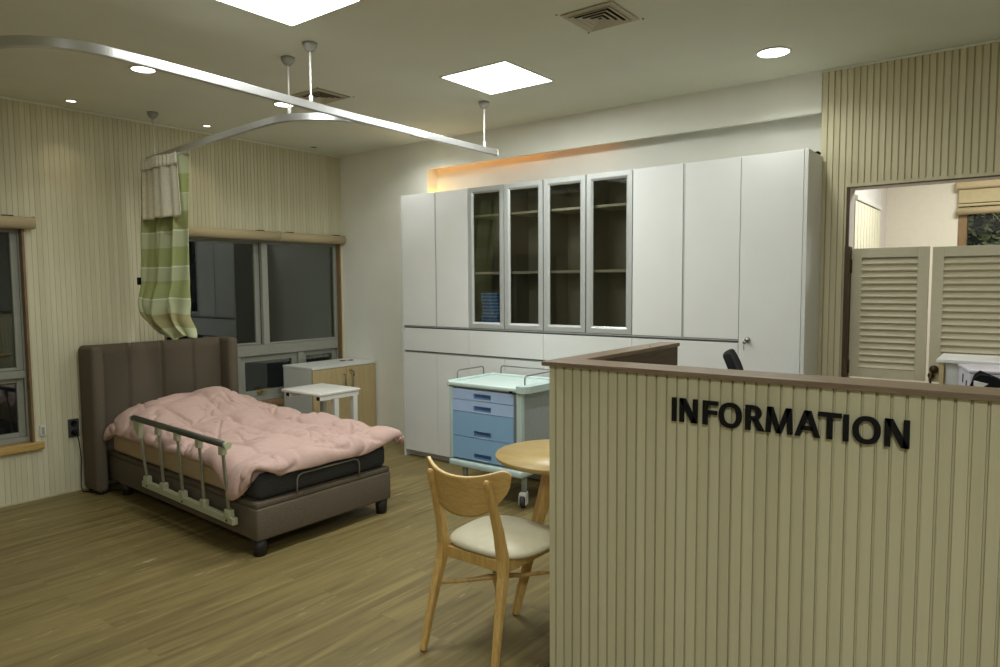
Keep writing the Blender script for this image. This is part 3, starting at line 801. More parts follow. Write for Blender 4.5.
# blue packs stacked on the lowest glass shelf
z = 1.1352
for i in range(10):
    random.seed(100 + i)
    dx, dy, h = random.uniform(-0.008, 0.008), random.uniform(-0.006, 0.006), 0.0255
    nm = ('bottom', 'second from the bottom', 'third from the bottom', 'fourth from the bottom', 'fifth from the bottom', 'fifth from the top', 'fourth from the top', 'third from the top', 'second from the top', 'topmost')[i]
    x0, x1 = 1.95 + dx, 2.115 + dx
    x0 += 0.0; y0, y1 = -0.255 + dy, -0.06 + dy
    r = thing('blue_pack', ((x0 + x1) / 2, (y0 + y1) / 2, z), 'flat blue wrapped pack, %s of the stack behind glass' % nm, 'pack', 'blue packs stacked in the glass cabinet')
    q = MB(); q.box(x0, x1, y0, y1, z + 0.0002, z + h - 0.005, 0.004, 3); q.build('wrapping', M['bluepack'], r)
    q = MB(); q.box(x0 + 0.004, x1 - 0.004, y0 - 0.0015, y1 - 0.01, z + h - 0.0075, z + h - 0.0002, 0.001); q.build('fold', M['bluepack_b'], r)
    z += h

# ------------------------------------------------------------------ bed
bed = thing('bed', (1.1, -1.9, 0), 'taupe upholstered single bed with winged channel-tufted headboard and folding side rail', 'bed')
A, B, Dd, E2 = (0.16, -2.318), (2.148, -2.405), (2.152, -1.436), (0.16, -1.365)   # footprint: head-left, foot-left, foot-right, head-right
def bq(u, v):   # u head->foot, v left->right
    x = (A[0] * (1 - u) + B[0] * u) * (1 - v) + (E2[0] * (1 - u) + Dd[0] * u) * v
    y = (A[1] * (1 - u) + B[1] * u) * (1 - v) + (E2[1] * (1 - u) + Dd[1] * u) * v
    return x, y
def bslab(q, u0, u1, v0, v1, z0, z1, bev, seg=3):
    c = [bq(u0, v0), bq(u1, v0), bq(u1, v1), bq(u0, v1)]
    q.hexa([(x, y, z0) for x, y in c] + [(x, y, z1) for x, y in c], bev, seg)
q = MB(); bslab(q, 0, 1, 0, 1, 0.092, 0.268, 0.012); q.build('base', M['bedfab'], bed)
q = MB(); bslab(q, 0.0, 0.997, 0.004, 0.996, 0.2685, 0.298, 0.008); q.build('top_platform', M['bedfab'], bed)
for u, v in ((0.985, 0.045), (0.985, 0.955), (0.10, 0.06), (0.10, 0.94)):
    x, y = bq(u, v); q = MB(); q.lathe([(0, 0.0), (0.034, 0.0), (0.040, 0.0915), (0, 0.0915)], (x - (0.02 if u > 0.5 else 0), y, 0), 18); q.build('leg', M['blackfoot'], bed)
# headboard: padded board with vertical channels plus two forward wings
hb = MB()
HY0, HY1, HZ = -2.422, -1.305, 1.045
def hbf(s, t):
    yy = HY0 + 0.06 + (HY1 - HY0 - 0.12) * s
    ch = s * 4.0
    puff = 0.020 * min(1.0, abs(math.sin(PI * ch)) * 3.2) ** 0.5
    edge = 0.03 * (1 - min(1, (1 - t) / 0.05)) ** 2
    zz = 0.06 + (HZ - 0.06) * t
    return (0.105 + puff - edge, yy, zz)
hb.grid(hbf, 160, 30)
hb.grid(lambda s, t: (0.105 - 0.03 * 1 - 0.055 * t, HY0 + 0.06 + (HY1 - HY0 - 0.12) * s, HZ - 0.004 * t * t), 10, 4)
hb.box(0.022, 0.10, HY0 + 0.02, HY1 - 0.02, 0.06, HZ - 0.012, 0.02, 3)
hbo = hb.build('headboard', M['bedfab'], bed)
for y0, y1 in ((HY0, HY0 + 0.085), (HY1 - 0.085, HY1)):
    q = MB(); q.box(0.02, 0.262, y0, y1, 0.0155, HZ, 0.034, 4, smooth=True)
    q.build('wing', M['bedfab'], hbo)
    for xx in (0.06, 0.22):
        q = MB(); q.lathe([(0, 0), (0.018, 0), (0.018, 0.03), (0, 0.03)], (xx, (y0 + y1) / 2, 0), 12); q.build('foot', M['blackfoot'], hbo)
# mattress
q = MB(); bslab(q, 0.06, 0.992, 0.02, 0.985, 0.299, 0.452, 0.045, 4); q.build('mattress', M['mattress'], bed)
q = MB(); bslab(q, 0.055, 0.915, 0.008, 0.40, 0.300, 0.454, 0.03, 4); q.build('mattress_cover', M['beigesheet'], bed)
# mattress stop bar at the foot
q = MB()
pts = [(2.158, -2.150, 0.299), (2.160, -2.150, 0.375), (2.160, -2.140, 0.398), (2.160, -2.115, 0.408), (2.160, -1.735, 0.408), (2.160, -1.710, 0.398), (2.160, -1.700, 0.375), (2.158, -1.700, 0.299)]
q.tube([(x - 0.006, y, z) for x, y, z in pts], 0.006, 8); q.build('mattress_stop', M['steel'], bed)
# folding side rail
def yside(x): return -2.318 + (x - 0.16) / 1.988 * (-0.087)
rl_ = MB()
def P(x, dy, z): return (x, yside(x) - dy, z)
rl_.bar([P(0.885, 0.045, 0.198), P(2.005, 0.045, 0.188)], 0.032, 0.040, bev=0.004)
rail = rl_.build('side_rail', M['railgreen'], bed)
q = MB(); q.tube([P(0.842, 0.078, 0.622), P(1.992, 0.078, 0.612)], 0.0185, 14); hr = q.build('handrail', M['railgrip'], rail)
q = MB(); q.tube([P(1.992, 0.078, 0.612), P(2.015, 0.078, 0.6115)], 0.0205, 14); q.tube([P(0.829, 0.078, 0.6222), P(0.843, 0.078, 0.622)], 0.0205, 14); q.build('end_cap', M['railgreen'], rail)
tops = [0.912, 1.190, 1.435, 1.695, 1.952]; bots = [0.945, 1.172, 1.420, 1.675, 1.948]
for i, (tx, bx) in enumerate(zip(tops, bots)):
    zt = 0.622 - (tx - 0.800) * 0.0087; zb = 0.198 - (bx - 0.885) * 0.0089
    q = MB(); q.bar([P(bx, 0.048, zb + 0.02), P(tx, 0.077, zt - 0.014)], 0.011, 0.024, up=(1, 0, 0), bev=0.003); q.build('post', M['railpost'], rail)
    q = MB(); q.box(bx - 0.026, bx + 0.026, yside(bx) - 0.065, yside(bx) - 0.031, zb + 0.012, zb + 0.058, 0.005); q.build('socket_joint', M['railgreen'], rail); q = MB()
    q.box(tx - 0.020, tx + 0.020, yside(tx) - 0.093, yside(tx) - 0.061, zt - 0.060, zt - 0.008, 0.005)
    if i == 0:
        q.hexa([P(tx - 0.03, 0.093, zt - 0.07), P(tx + 0.03, 0.093, zt - 0.12), P(tx + 0.03, 0.063, zt - 0.12), P(tx - 0.03, 0.063, zt - 0.07), P(tx - 0.05, 0.093, zt - 0.012), P(tx + 0.04, 0.093, zt - 0.012), P(tx + 0.04, 0.063, zt - 0.012), P(tx - 0.05, 0.063, zt - 0.012)], 0.004)
    q.build('joint', M['railgreen'], rail)
for bx in (0.955, 1.43, 1.94):
    zb = 0.198 - (bx - 0.885) * 0.0089
    q = MB(); q.lathe([(0, -0.003), (0.007, -0.002), (0.007, 0.002), (0, 0.002)], (bx, yside(bx) - 0.0615, zb - 0.004), 10, 'Y'); q.build('bolt', M['oldmetal'], rail)

# ------------------------------------------------------------------ pink duvet
def sm(a, b, t):
    t = max(0.0, min(1.0, (t - a) / (b - a))); return t * t * (3 - 2 * t)
def duvet_pt(a, b):
    # a: head->foot, b: left->right; cloth runs past the mattress edges and rolls over them
    L = 1.963; Wd = 1.00
    over_l = 0.095 + 0.06 * math.exp(-((a - 0.875) / 0.08) ** 2); over_r = 0.10
    s = -over_l + b * (Wd + over_l + over_r)
    x = 0.262 + a * L
    u = (x - A[0]) / (B[0] - A[0])
    yl = bq(min(u, 1.0), 0)[1] + 0.005; 
    top = 0.520
    sw = s / Wd
    hump = 0.158 * math.exp(-((x - 0.50) / 0.32) ** 2) * (0.70 + 0.30 * math.exp(-((sw - 0.64) / 0.20) ** 2)) * sm(-0.06, 0.16, sw) * (1 - 0.75 * sm(0.70, 1.0, sw))
    hump += 0.05 * math.exp(-((x - 0.90) / 0.35) ** 2 - ((sw - 0.66) / 0.26) ** 2)
    top += hump
    top += 0.012 * math.sin(x * 2.7 + 0.6) * math.sin(s * 5.0 + 0.4)
    R = 0.085
    def bend(d):       # d past the edge: returns (outward, drop)
        if d <= 0: return 0.0, 0.0
        k = d / R
        if k < PI / 2: return R * math.sin(k), R * (1 - math.cos(k))
        return R, R + (d - R * PI / 2)
    y = yl + s; drop = 0.0
    e = 0.035
    if s < e:
        o, dr = bend(e - s); y = yl + e - o * 0.72; drop += dr
    elif s > Wd - 0.06:
        o, dr = bend(s - (Wd - 0.06)); y = yl + Wd - 0.06 + o * 0.8; drop += dr * 0.8
    z = top - drop
    f0 = 2.085
    if x > f0:
        o, dr = bend((x - f0) * 1.05); x = f0 + o; z -= dr * (0.95 - 0.45 * sm(0.7, 1.0, sw) - 0.75 * sm(0.16, -0.05, sw)); x -= 0.5 * o * sm(0.12, -0.05, sw)
    h0 = 0.42
    if x < h0:
        dd = (h0 - x) / 0.135; z -= (0.095 - 0.05 * sm(0.25, 0.0, b)) * dd ** 2
        y -= 0.02 * dd * sm(0.2, 0.0, b)
    # foot-left corner sags as a broad rounded lobe
    cr = math.exp(-((a - 0.880) / 0.070) ** 2) * sm(0.26, 0.02, b)
    z -= 0.080 * cr; y -= 0.03 * cr
    # foot-right corner is thrown up and curled
    ct = sm(0.86, 1.0, a) * sm(0.82, 1.0, b)
    x += 0.03 * ct; y += 0.03 * ct; z += 0.055 * ct
    return Vector((x, y, z))
def duvet_disp(a, b):
    p = Vector((a * 1.94, b * 1.25, 0))
    w = Vector((noise.noise(p * 1.8), noise.noise(p * 1.8 + Vector((5, 5, 5))), 0)) * 0.10
    n1 = noise.noise(p * 3.0 + Vector((3, 1, 7)))
    n2 = noise.noise(p * 8.0 + Vector((9, 4, 2)))
    # quilted boxes with soft seams
    qx, qy = (p.x + w.x) / 0.33, (p.y + w.y) / 0.31
    cell = (abs(math.sin(PI * qx)) * abs(math.sin(PI * qy))) ** 0.5
    def crease(ang, sc, off, sharp):
        c, s_ = math.cos(ang), math.sin(ang)
        v = Vector((p.x * c + p.y * s_, (-p.x * s_ + p.y * c) * 2.4, off)) * sc
        v += Vector((noise.noise(v * 0.7 + Vector((off, 0, 0))), noise.noise(v * 0.7 + Vector((0, off, 3))), 0)) * 0.8
        t = 1 - abs(noise.noise(v)) * sharp
        gate = sm(-0.05, 0.35, noise.noise(p * 2.3 + Vector((off, off, 0))))
        return max(0.0, t) ** 1.5 * gate
    cr = crease(0.5, 2.6, 1.7, 7.0) + crease(-0.7, 3.0, 6.3, 7.0) + 0.7 * crease(1.4, 3.6, 11.1, 7.0) + 0.7 * crease(0.1, 4.2, 15.9, 7.0)
    e = min(a * 1.94, (1 - a) * 1.94, b * 1.25, (1 - b) * 1.25)
    fade = 0.45 + 0.55 * sm(0.0, 0.10, e)
    hem = 0.012 * sm(0.10, 0.03, e) - 0.006 * sm(0.03, 0.0, e) + 0.006 * math.sin(p.x * 42 + 3 * n1) * sm(0.12, 0.02, e) * (0.5 + 0.5 * n1)
    return (0.030 * cell + 0.020 * n1 + 0.009 * n2 - 0.027 * min(1.5, cr)) * fade + hem
q = MB()
NA, NB = 180, 120
base = [[duvet_pt(i / NA, j / NB) for j in range(NB + 1)] for i in range(NA + 1)]
def dfn(s, t):
    i, j = int(round(s * NA)), int(round(t * NB))
    p = base[i][j]
    du = base[min(i + 1, NA)][j] - base[max(i - 1, 0)][j]; dv = base[i][min(j + 1, NB)] - base[i][max(j - 1, 0)]
    n = du.cross(dv); n = n.normalized() if n.length > 1e-9 else Vector((0, 0, 1))
    if n.z < -0.2: n = -n
    return p + n * duvet_disp(s, t)
q.grid(dfn, NA, NB)
bmesh.ops.recalc_face_normals(q.bm, faces=q.bm.faces)
o = q.build('duvet', M['duvet'])
tag(o, 'crumpled pale pink duvet spread over the taupe bed', 'duvet')
sd = o.modifiers.new('s', 'SOLIDIFY'); sd.thickness = 0.058; sd.offset = -1.0; sd.use_even_offset = False
bv = o.modifiers.new('sub', 'SUBSURF'); bv.levels = 1; bv.render_levels = 1

# ------------------------------------------------------------------ sockets, plates, cord on the slatted wall
so = thing('wall_socket', (0.004, -2.455, 0.46), 'dark grey double wall socket beside the headboard', 'socket')
q = MB(); q.box(0.0005, 0.012, -2.495, -2.425, 0.395, 0.525, 0.004); q.build('plate', M['socket'], so)
for z in (0.492, 0.428):
    q = MB(); q.lathe([(0.0, 0.0121), (0.021, 0.0121), (0.021, 0.0155), (0.017, 0.016), (0.016, 0.0125), (0.0, 0.0125)], (0, -2.46, z), 18, 'X'); q.build('outlet', M['black'], so)
q = MB(); q.lathe([(0, 0.013), (0.016, 0.0135), (0.016, 0.034), (0.008, 0.042), (0, 0.042)], (0, -2.46, 0.428), 14, 'X')
q.tube([(0.040, -2.46, 0.428), (0.052, -2.458, 0.418), (0.056, -2.45, 0.38), (0.04, -2.437, 0.30), (0.03, -2.43, 0.24), (0.028, -2.432, 0.17), (0.03, -2.436, 0.10), (0.034, -2.44, 0.03), (0.06, -2.44, 0.006), (0.15, -2.40, 0.005), (0.34, -2.0, 0.005)], 0.0035, 6)
tag(q.build('power_cord', M['black']), 'black power cord hanging from the dark wall socket to behind the bed', 'cord')
q = MB(); q.box(0.0005, 0.014, -2.672, -2.636, 0.436, 0.512, 0.004)
o = q.build('remote_holder', M['plastic_white']); tag(o, 'small white switch plate between the leftmost window and dark socket', 'switch')
q = MB(); q.box(0.0145, 0.017, -2.662, -2.646, 0.45, 0.498, 0.001); q.build('button_strip', M['cup'], o)
o.name = 'switch_plate'

# ------------------------------------------------------------------ low side cabinet in the corner
sc = thing('side_cabinet', (0.22, -0.38, 0), 'low white cabinet with two light oak doors in the room corner', 'cabinet')
sx0, sx1, sy0, sy1, sz = 0.040, 0.458, -0.735, -0.014, 0.745
q = MB(); q.box(sx0, sx1 - 0.02, sy0, sy1, 0.03, sz - 0.0205, 0.001); q.box(sx0 + 0.02, sx1 - 0.05, sy0 + 0.02, sy1 - 0.02, 0, 0.0295); q.build('carcass', M['white_edge'], sc)
q = MB(); q.box(sx0 - 0.004, sx1 + 0.003, sy0 - 0.003, sy1 + 0.003, sz - 0.020, sz, 0.0015); q.build('top', M['white_lam'], sc)
ym = (sy0 + sy1) / 2 + 0.012
for k, (a, b) in enumerate(((sy0 + 0.002, ym - 0.0015), (ym + 0.0015, sy1 - 0.002))):
    q = MB(); q.box(sx1 - 0.019, sx1, a, b, 0.034, sz - 0.024, 0.001); d = q.build('door', M['lightwood'], sc)
    yh = ym - 0.030 if k == 0 else ym + 0.055
    q = MB(); q.tube([(sx1 - 0.001, yh, 0.655), (sx1 + 0.024, yh, 0.655), (sx1 + 0.026, yh, 0.650), (sx1 + 0.026, yh, 0.545), (sx1 + 0.024, yh, 0.54), (sx1 - 0.001, yh, 0.54)], 0.005, 8); q.build('handle', M['steel'], d)
    if k == 1:
        q = MB(); q.lathe([(0, 0.0002), (0.011, 0.0002), (0.011, 0.010), (0.006, 0.014), (0, 0.014)], (sx1, ym + 0.045, 0.688), 14, 'X'); lk = q.build('lock', M['brass'], d)
        q = MB(); q.tube([(sx1 + 0.013, ym + 0.045, 0.688), (sx1 + 0.026, ym + 0.05, 0.684), (sx1 + 0.028, ym + 0.064, 0.665), (sx1 + 0.027, ym + 0.066, 0.63)], 0.004, 8); q.build('key', M['oldmetal'], lk)
q = MB()
for yy in (-0.205, -0.125):
    q.lathe([(0.018, sz + 0.0005), (0.026, sz + 0.0005), (0.024, sz + 0.005), (0.019, sz + 0.005), (0.018, sz + 0.0005)], (0.22 + (yy + 0.2) * 0.3, yy, 0), 16)
q.bar([(0.214, -0.185, sz + 0.004), (0.232, -0.145, sz + 0.004)], 0.004, 0.003)
tag(q.build('spectacles', M['oldmetal']), 'small dark wire spectacles lying on the low corner cabinet', 'glasses')

# ------------------------------------------------------------------ white side table between bed and corner cabinet
st = thing('side_table', (0.94, -1.02, 0), 'small white rectangular side table standing between bed and corner cabinet', 'table')
q = MB(); q.box(0.700, 1.178, -1.225, -0.825, 0.625, 0.648, 0.007, 3); q.build('tabletop', M['white_paint'], st)
for x in (0.775, 1.150):
    q = MB(); q.box(x - 0.02, x + 0.02, -1.215, -0.84, 0.592, 0.6245, 0.002); rr = q.build('rail', M['white_paint'], st)
    q = MB(); q.box(x - 0.0175, x + 0.0175, -1.2195, -1.2155, 0.595, 0.622, 0.001); q.build('end_plug', M['black'], rr)
    for y in ((-1.06, -0.875) if x > 1 else (-0.875,)):
        q = MB(); q.box(x - 0.021, x + 0.021, y - 0.021, y + 0.021, 0.0305, 0.5915, 0.002); q.build('leg', M['white_paint'], st)
    q = MB(); q.box(x - 0.022, x + 0.022, -1.20, -0.84, 0.0, 0.030, 0.002); q.build('foot', M['white_paint'], st)

# ------------------------------------------------------------------ blue medical trolley
ca = thing('medical_trolley', (2.50, -0.68, 0), 'mint grey medical trolley with four blue drawers on castors before the cabinets', 'trolley')
cx0, cx1, cy0, cy1 = 2.205, 2.820, -0.935, -0.455
q = MB()
q.box(cx0 + 0.028, cx1 - 0.03, cy0 + 0.03, cy1 - 0.01, 0.2605, 0.765, 0.004)
body = q.build('body', M['cart_side'], ca)
for x in (cx0 + 0.016, cx1 - 0.022):
    w = 0.016 if x < 2.5 else 0.022
    q = MB(); q.box(x - w, x + w, cy0 + 0.002, cy0 + 0.045, 0.2605, 0.768, 0.012, 3); q.build('corner_post', M['cart'], ca)
q = MB()
q.box(cx0 + 0.002, cx1 + 0.010, cy0 - 0.010, cy1 + 0.005, 0.214, 0.260, 0.014, 3); q.build('bottom_deck', M['cart'], ca)
# tray top: rounded slab with raised lip
q = MB(); q.box(cx0 + 0.002, cx1 + 0.012, cy0 - 0.012, cy1 + 0.006, 0.768, 0.790, 0.008, 3); top = q.build('tray_top', M['cart_top'], ca)
q = MB()
q.box(cx0, cx1 + 0.014, cy1 - 0.012, cy1 + 0.008, 0.786, 0.806, 0.007, 3); q.box(cx0, cx0 + 0.018, cy0 - 0.014, cy1 + 0.006, 0.786, 0.806, 0.007, 3)
q.box(cx0, cx1 - 0.02, cy0 - 0.014, cy0 + 0.004, 0.772, 0.797, 0.006, 3)
q.build('lip', M['cart_top'], top)
q = MB(); q.prism([(cx1 - 0.03, cy0 - 0.016), (cx1 + 0.015, cy0 - 0.020), (cx1 + 0.040, cy0 - 0.008), (cx1 + 0.055, cy0 + 0.03), (cx1 + 0.062, cy0 + 0.15), (cx1 + 0.062, cy1 - 0.1), (cx1 + 0.05, cy1), (cx1 - 0.005, cy1 + 0.006), (cx1 - 0.005, cy0 + 0.05), (cx1 - 0.03, cy0 + 0.04)], 0.764, 0.812, 'Z', 0.004); q.build('side_grip', M['cart'], top)
q = MB(); q.box(cx0 - 0.002, cx0 + 0.016, cy0 - 0.016, cy0 + 0.03, 0.762, 0.806, 0.006, 3); q.build('corner_block', M['cart'], top)
def guard(pts): 
    q = MB(); q.tube(pts, 0.005, 8); return q.build('guard_rail', M['steel'], ca)
def hoop(p0, p1, z0, z1):
    p0, p1 = Vector(p0), Vector(p1); d = (p1 - p0).normalized() * 0.02
    f = lambda p, z: (p.x, p.y, z)
    return [f(p0, z0), f(p0, z1 - 0.02), f(p0 + d * 0.3, z1 - 0.006), f(p0 + d, z1), f(p1 - d, z1), f(p1 - d * 0.3, z1 - 0.006), f(p1, z1 - 0.02), f(p1, z0)]
guard(hoop((cx0 + 0.006, cy0 + 0.09, 0), (cx0 + 0.006, cy1 - 0.10, 0), 0.803, 0.862))
guard(hoop((cx0 + 0.09, cy1 - 0.002, 0), (cx1 - 0.06, cy1 - 0.002, 0), 0.803, 0.862))
guard(hoop((cx1 - 0.012, cy0 + 0.06, 0), (cx1 - 0.012, cy1 - 0.08, 0), 0.787, 0.868))
dz = [(0.752, 0.682, 'drawer_a'), (0.678, 0.600, 'drawer_a'), (0.596, 0.430, 'drawer_b'), (0.426, 0.276, 'drawer_b')]
for z1, z0, mm in dz:
    x0, x1 = cx0 + 0.034, cx1 - 0.062
    xm, hw = (x0 + x1) / 2 + 0.0, 0.074
    hz0, hz1 = (z0 + 0.012, z0 + 0.046)
    q = MB(); y = cy0 + 0.004
    q.box(x0, xm - hw, y, y + 0.024, z0, z1); q.box(xm + hw, x1, y, y + 0.024, z0, z1)
    q.box(xm - hw, xm + hw, y, y + 0.024, z0, hz0); q.box(xm - hw, xm + hw, y, y + 0.024, hz1, z1)
    d = q.build('drawer', M[mm], ca)
    q = MB(); q.box(xm - hw, xm + hw, y + 0.0205, y + 0.0235, hz0, hz1); q.box(xm - hw + 0.004, xm + hw - 0.004, y + 0.002, y + 0.006, hz0, hz0 + 0.010, 0.001); q.build('recessed_pull', M['drawer_pull'], d)
    q = MB(); q.box(xm - 0.045, xm + 0.045, y - 0.0012, y + 0.0008, z0 - 0.0 + 0.003, z0 + 0.006); q.build('label_strip', M['cart_top'], d)
q = MB(); q.box(cx1 - 0.060, cx1 - 0.046, cy0 + 0.008, cy0 + 0.028, 0.268, 0.756); q.build('lock_bar', M['gap'], ca)
q = MB(); q.box(cx1 - 0.082, cx1 - 0.056, cy0 - 0.021, cy0 - 0.0125, 0.760, 0.776, 0.003); q.build('tray_latch', M['black'], ca)
def castor(x, y, rot):
    q = MB(); q.lathe([(0.0, 0.2135), (0.020, 0.2135), (0.019, 0.098), (0, 0.098)], (x, y, 0), 14); s = q.build('castor_stem', M['cart_side'], ca)
    q = MB(); Mx = Matrix.Translation((x, y, 0)) @ Matrix.Rotation(rot, 4, 'Z')
    q.box(-0.024, 0.024, -0.045, 0.022, 0.070, 0.1, 0.008, 3, Mx); q.box(-0.026, -0.019, -0.05, 0.012, 0.018, 0.085, 0.004, 2, Mx); q.box(0.019, 0.026, -0.05, 0.012, 0.018, 0.085, 0.004, 2, Mx)
    q.build('castor_fork', M['castor'], s)
    q = MB(); q.lathe([(0, -0.014), (0.040, -0.015), (0.044, -0.008), (0.044, 0.008), (0.040, 0.015), (0, 0.014)], (0, -0.02, 0.0445), 24, 'X')
    bmesh.ops.transform(q.bm, matrix=Mx, verts=q.bm.verts); q.build('wheel', M['tyre'], s)
castor(cx1 - 0.05, cy0 + 0.10, 0.35); castor(cx0 + 0.06, cy0 + 0.10, -0.4); castor(cx1 - 0.05, cy1 - 0.06, 0.2); castor(cx0 + 0.06, cy1 - 0.06, 0.9)

# ------------------------------------------------------------------ round oak table
tb = thing('round_table', (3.735, -1.905, 0), 'round oak table with splayed legs beside the reception counter', 'table')
tcx, tcy, tr, tz = 3.735, -1.905, 0.289, 0.705
q = MB(); q.lathe([(0, tz - 0.024), (tr - 0.014, tz - 0.024), (tr - 0.003, tz - 0.016), (tr, tz - 0.006), (tr - 0.002, tz), (0, tz)], (tcx, tcy, 0), 72); q.build('tabletop', M['tablewood'], tb)
for k in range(3):
    a = math.atan2(-0.17, -0.12) + k * 2 * PI / 3
    f = Vector((tcx + 0.215 * math.cos(a), tcy + 0.215 * math.sin(a), 0.0)); t = Vector((tcx + 0.035 * math.cos(a), tcy + 0.035 * math.sin(a), tz - 0.0245))
    q = MB(); sidev = Vector((-math.sin(a), math.cos(a), 0))
    q.bar([f, f.lerp(t, 0.5), t], [0.036, 0.052, 0.068], [0.028, 0.040, 0.052], up=(math.cos(a), math.sin(a), 0.0), bev=0.008); q.build('leg', M['chairwood'], tb)

# ------------------------------------------------------------------ oak dining chair
ch = thing('dining_chair', (3.66, -2.25, 0), 'oak dining chair with curved plywood back and greige padded seat', 'chair')
cxm = 3.655
for s in (-1, 1):
    # back leg + back post in one sweep
    pts = [(cxm + 0.024 + s * 0.180, -2.550, 0.0), (cxm + 0.014 + s * 0.170, -2.500, 0.16), (cxm + 0.002 + s * 0.158, -2.435, 0.34), (cxm + s * 0.152, -2.425, 0.41), (cxm + s * 0.148, -2.445, 0.52), (cxm + s * 0.144, -2.487, 0.66), (cxm + s * 0.143, -2.508, 0.722), (cxm + s * 0.143, -2.511, 0.733)]
    q = MB(); q.bar(pts, [0.025, 0.029, 0.034, 0.037, 0.034, 0.028, 0.026, 0.018], [0.024, 0.029, 0.040, 0.044, 0.034, 0.026, 0.022, 0.012], up=(0, 1, 0), bev=0.006); q.build('leg', M['chairwood'], ch)
    pts = [(cxm + 0.03 + s * 0.185, -2.045, 0.0), (cxm + 0.022 + s * 0.170, -2.075, 0.25), (cxm + 0.012 + s * 0.162, -2.09, 0.395)]
    q = MB(); q.bar(pts, [0.026, 0.032, 0.036], [0.026, 0.032, 0.036], up=(0, 1, 0), bev=0.007); q.build('leg', M['chairwood'], ch)
q = MB()
q.bar([(cxm - 0.15, -2.412, 0.372), (cxm + 0.15, -2.412, 0.372)], 0.020, 0.045, bev=0.003); q.bar([(cxm - 0.16, -2.09, 0.372), (cxm + 0.16, -2.09, 0.372)], 0.020, 0.045, bev=0.003)
for s in (-1, 1): q.bar([(cxm + s * 0.153, -2.412, 0.372), (cxm + s * 0.163, -2.09, 0.372)], 0.020, 0.045, bev=0.003)
q.build('seat_frame', M['chairwood'], ch)
for s in (-1, 1):
    p0, p1 = Vector((cxm - s * 0.168, -2.468, 0.243)), Vector((cxm + s * 0.176, -2.073, 0.243 + 0.0))
    q = MB(); ts = [0, 0.3, 0.40, 0.42, 0.58, 0.60, 0.7, 1.0]; rs = [0.007, 0.0095, 0.0105, 0.0125, 0.0125, 0.0105, 0.0095, 0.007]
    q.tube([p0.lerp(p1, t) + Vector((0, 0, 0.006 * s if 0.3 < t < 0.7 else 0.003 * s)) for t in ts], rs, 10); q.build('stretcher', M['chairwood'], ch)
# curved plywood back
NS, NT = 48, 14
def back(s_, t_, off):
    s = -1 + 2 * s_
    s = max(-0.9995, min(0.9995, s))
    hw = 0.222
    top = 0.728 + 0.048 * abs(s) ** 2.2 - 0.030 * max(0, (abs(s) - 0.80) / 0.20) ** 2.5
    h = 0.140 * (1 - abs(s) ** 3.0) ** 0.55 + 0.022 * (1 - max(0, (abs(s) - 0.9) / 0.1) ** 2)
    z = top - h * (1 - t_)
    lean = (0.70 - z) * 0.16
    y = -2.540 + 0.085 * s * s + lean + off + 0.03
    return (cxm + hw * s * (1 - 0.04 * (s * s)) - 0.012, y, z)
q = MB(); q.grid(lambda a, b: back(a, b, 0.0), NS, NT)
o = q.build('backrest', [M['plywood'], M['plyedge']], ch)
sd = o.modifiers.new('s', 'SOLIDIFY'); sd.thickness = 0.012; sd.offset = 0; sd.material_offset_rim = 1; sd.use_even_offset = True
# seat cushion: domed rounded trapezoid
q = MB()
def seat_outline(t):
    a = 2 * PI * t
    c, s = math.cos(a), math.sin(a)
    n = 3.2
    r = (abs(c) ** n + abs(s) ** n) ** (-1 / n)
    u, v = r * c, r * s
    return u * (0.218 + 0.012 * v), v * 0.200
rings = [(0.0, 0.448), (0.35, 0.446), (0.65, 0.441), (0.85, 0.432), (0.96, 0.420), (1.0, 0.408), (0.985, 0.398), (0.93, 0.3955), (0.0, 0.3955)]
def seatf(a, b):
    i = min(int(round(b * (len(rings) - 1))), len(rings) - 1)
    u, v = seat_outline(a); k, z = rings[i]
    return (cxm + 0.012 + u * k, -2.225 + v * k, z)
q.grid(seatf, 64, len(rings) - 1)
bmesh.ops.remove_doubles(q.bm, verts=q.bm.verts, dist=1e-5); bmesh.ops.recalc_face_normals(q.bm, faces=q.bm.faces)
o = q.build('seat', M['leather'], ch); sb = o.modifiers.new('sub', 'SUBSURF'); sb.levels = 1; sb.render_levels = 2

# ------------------------------------------------------------------ reception counter and its lettering
rc = thing('reception_counter', (5.0, -2.4, 0), 'L-shaped reception counter clad in beige slats with brown wood top', 'counter')
YC = -2.442
q = MB(); q.ribs(0, 4.033, 6.6, 0.0, 1.170, YC, 0.010, 0.07, 0.0347, 4.059, -1, groove=0.0075); q.build('front_panel', M['rib_counter'], rc)
q = MB(); q.ribs(1, YC + 0.0705, -1.485, 0.0, 1.170, 4.033, 0.010, 0.05, 0.0347, -2.40, -1, groove=0.0075); q.build('return_panel', M['rib_counter'], rc)
q = MB(); q.box(4.0855, 4.1, YC + 0.071, -1.485, 0.0, 1.1695); q.box(4.1005, 6.6, YC + 0.0705, YC + 0.085, 0.0, 1.1695); q.build('inner_panel', M['darkpanel'], rc)
q = MB(); q.box(4.012, 6.62, -2.462, -2.318, 1.1705, 1.1865, 0.0012); q.build('countertop', M['brownwood'], rc)
q = MB(); q.box(4.012, 4.104, -2.3175, -1.470, 1.1705, 1.1865, 0.0012); q.build('return_top', M['brownwood_y'], rc)
q = MB(); q.lathe([(0, 1.1866), (0.004, 1.1866), (0.003, 1.189), (0, 1.189)], (4.075, -1.72, 0), 10); q.build('screw_cap', M['oldmetal'], rc)

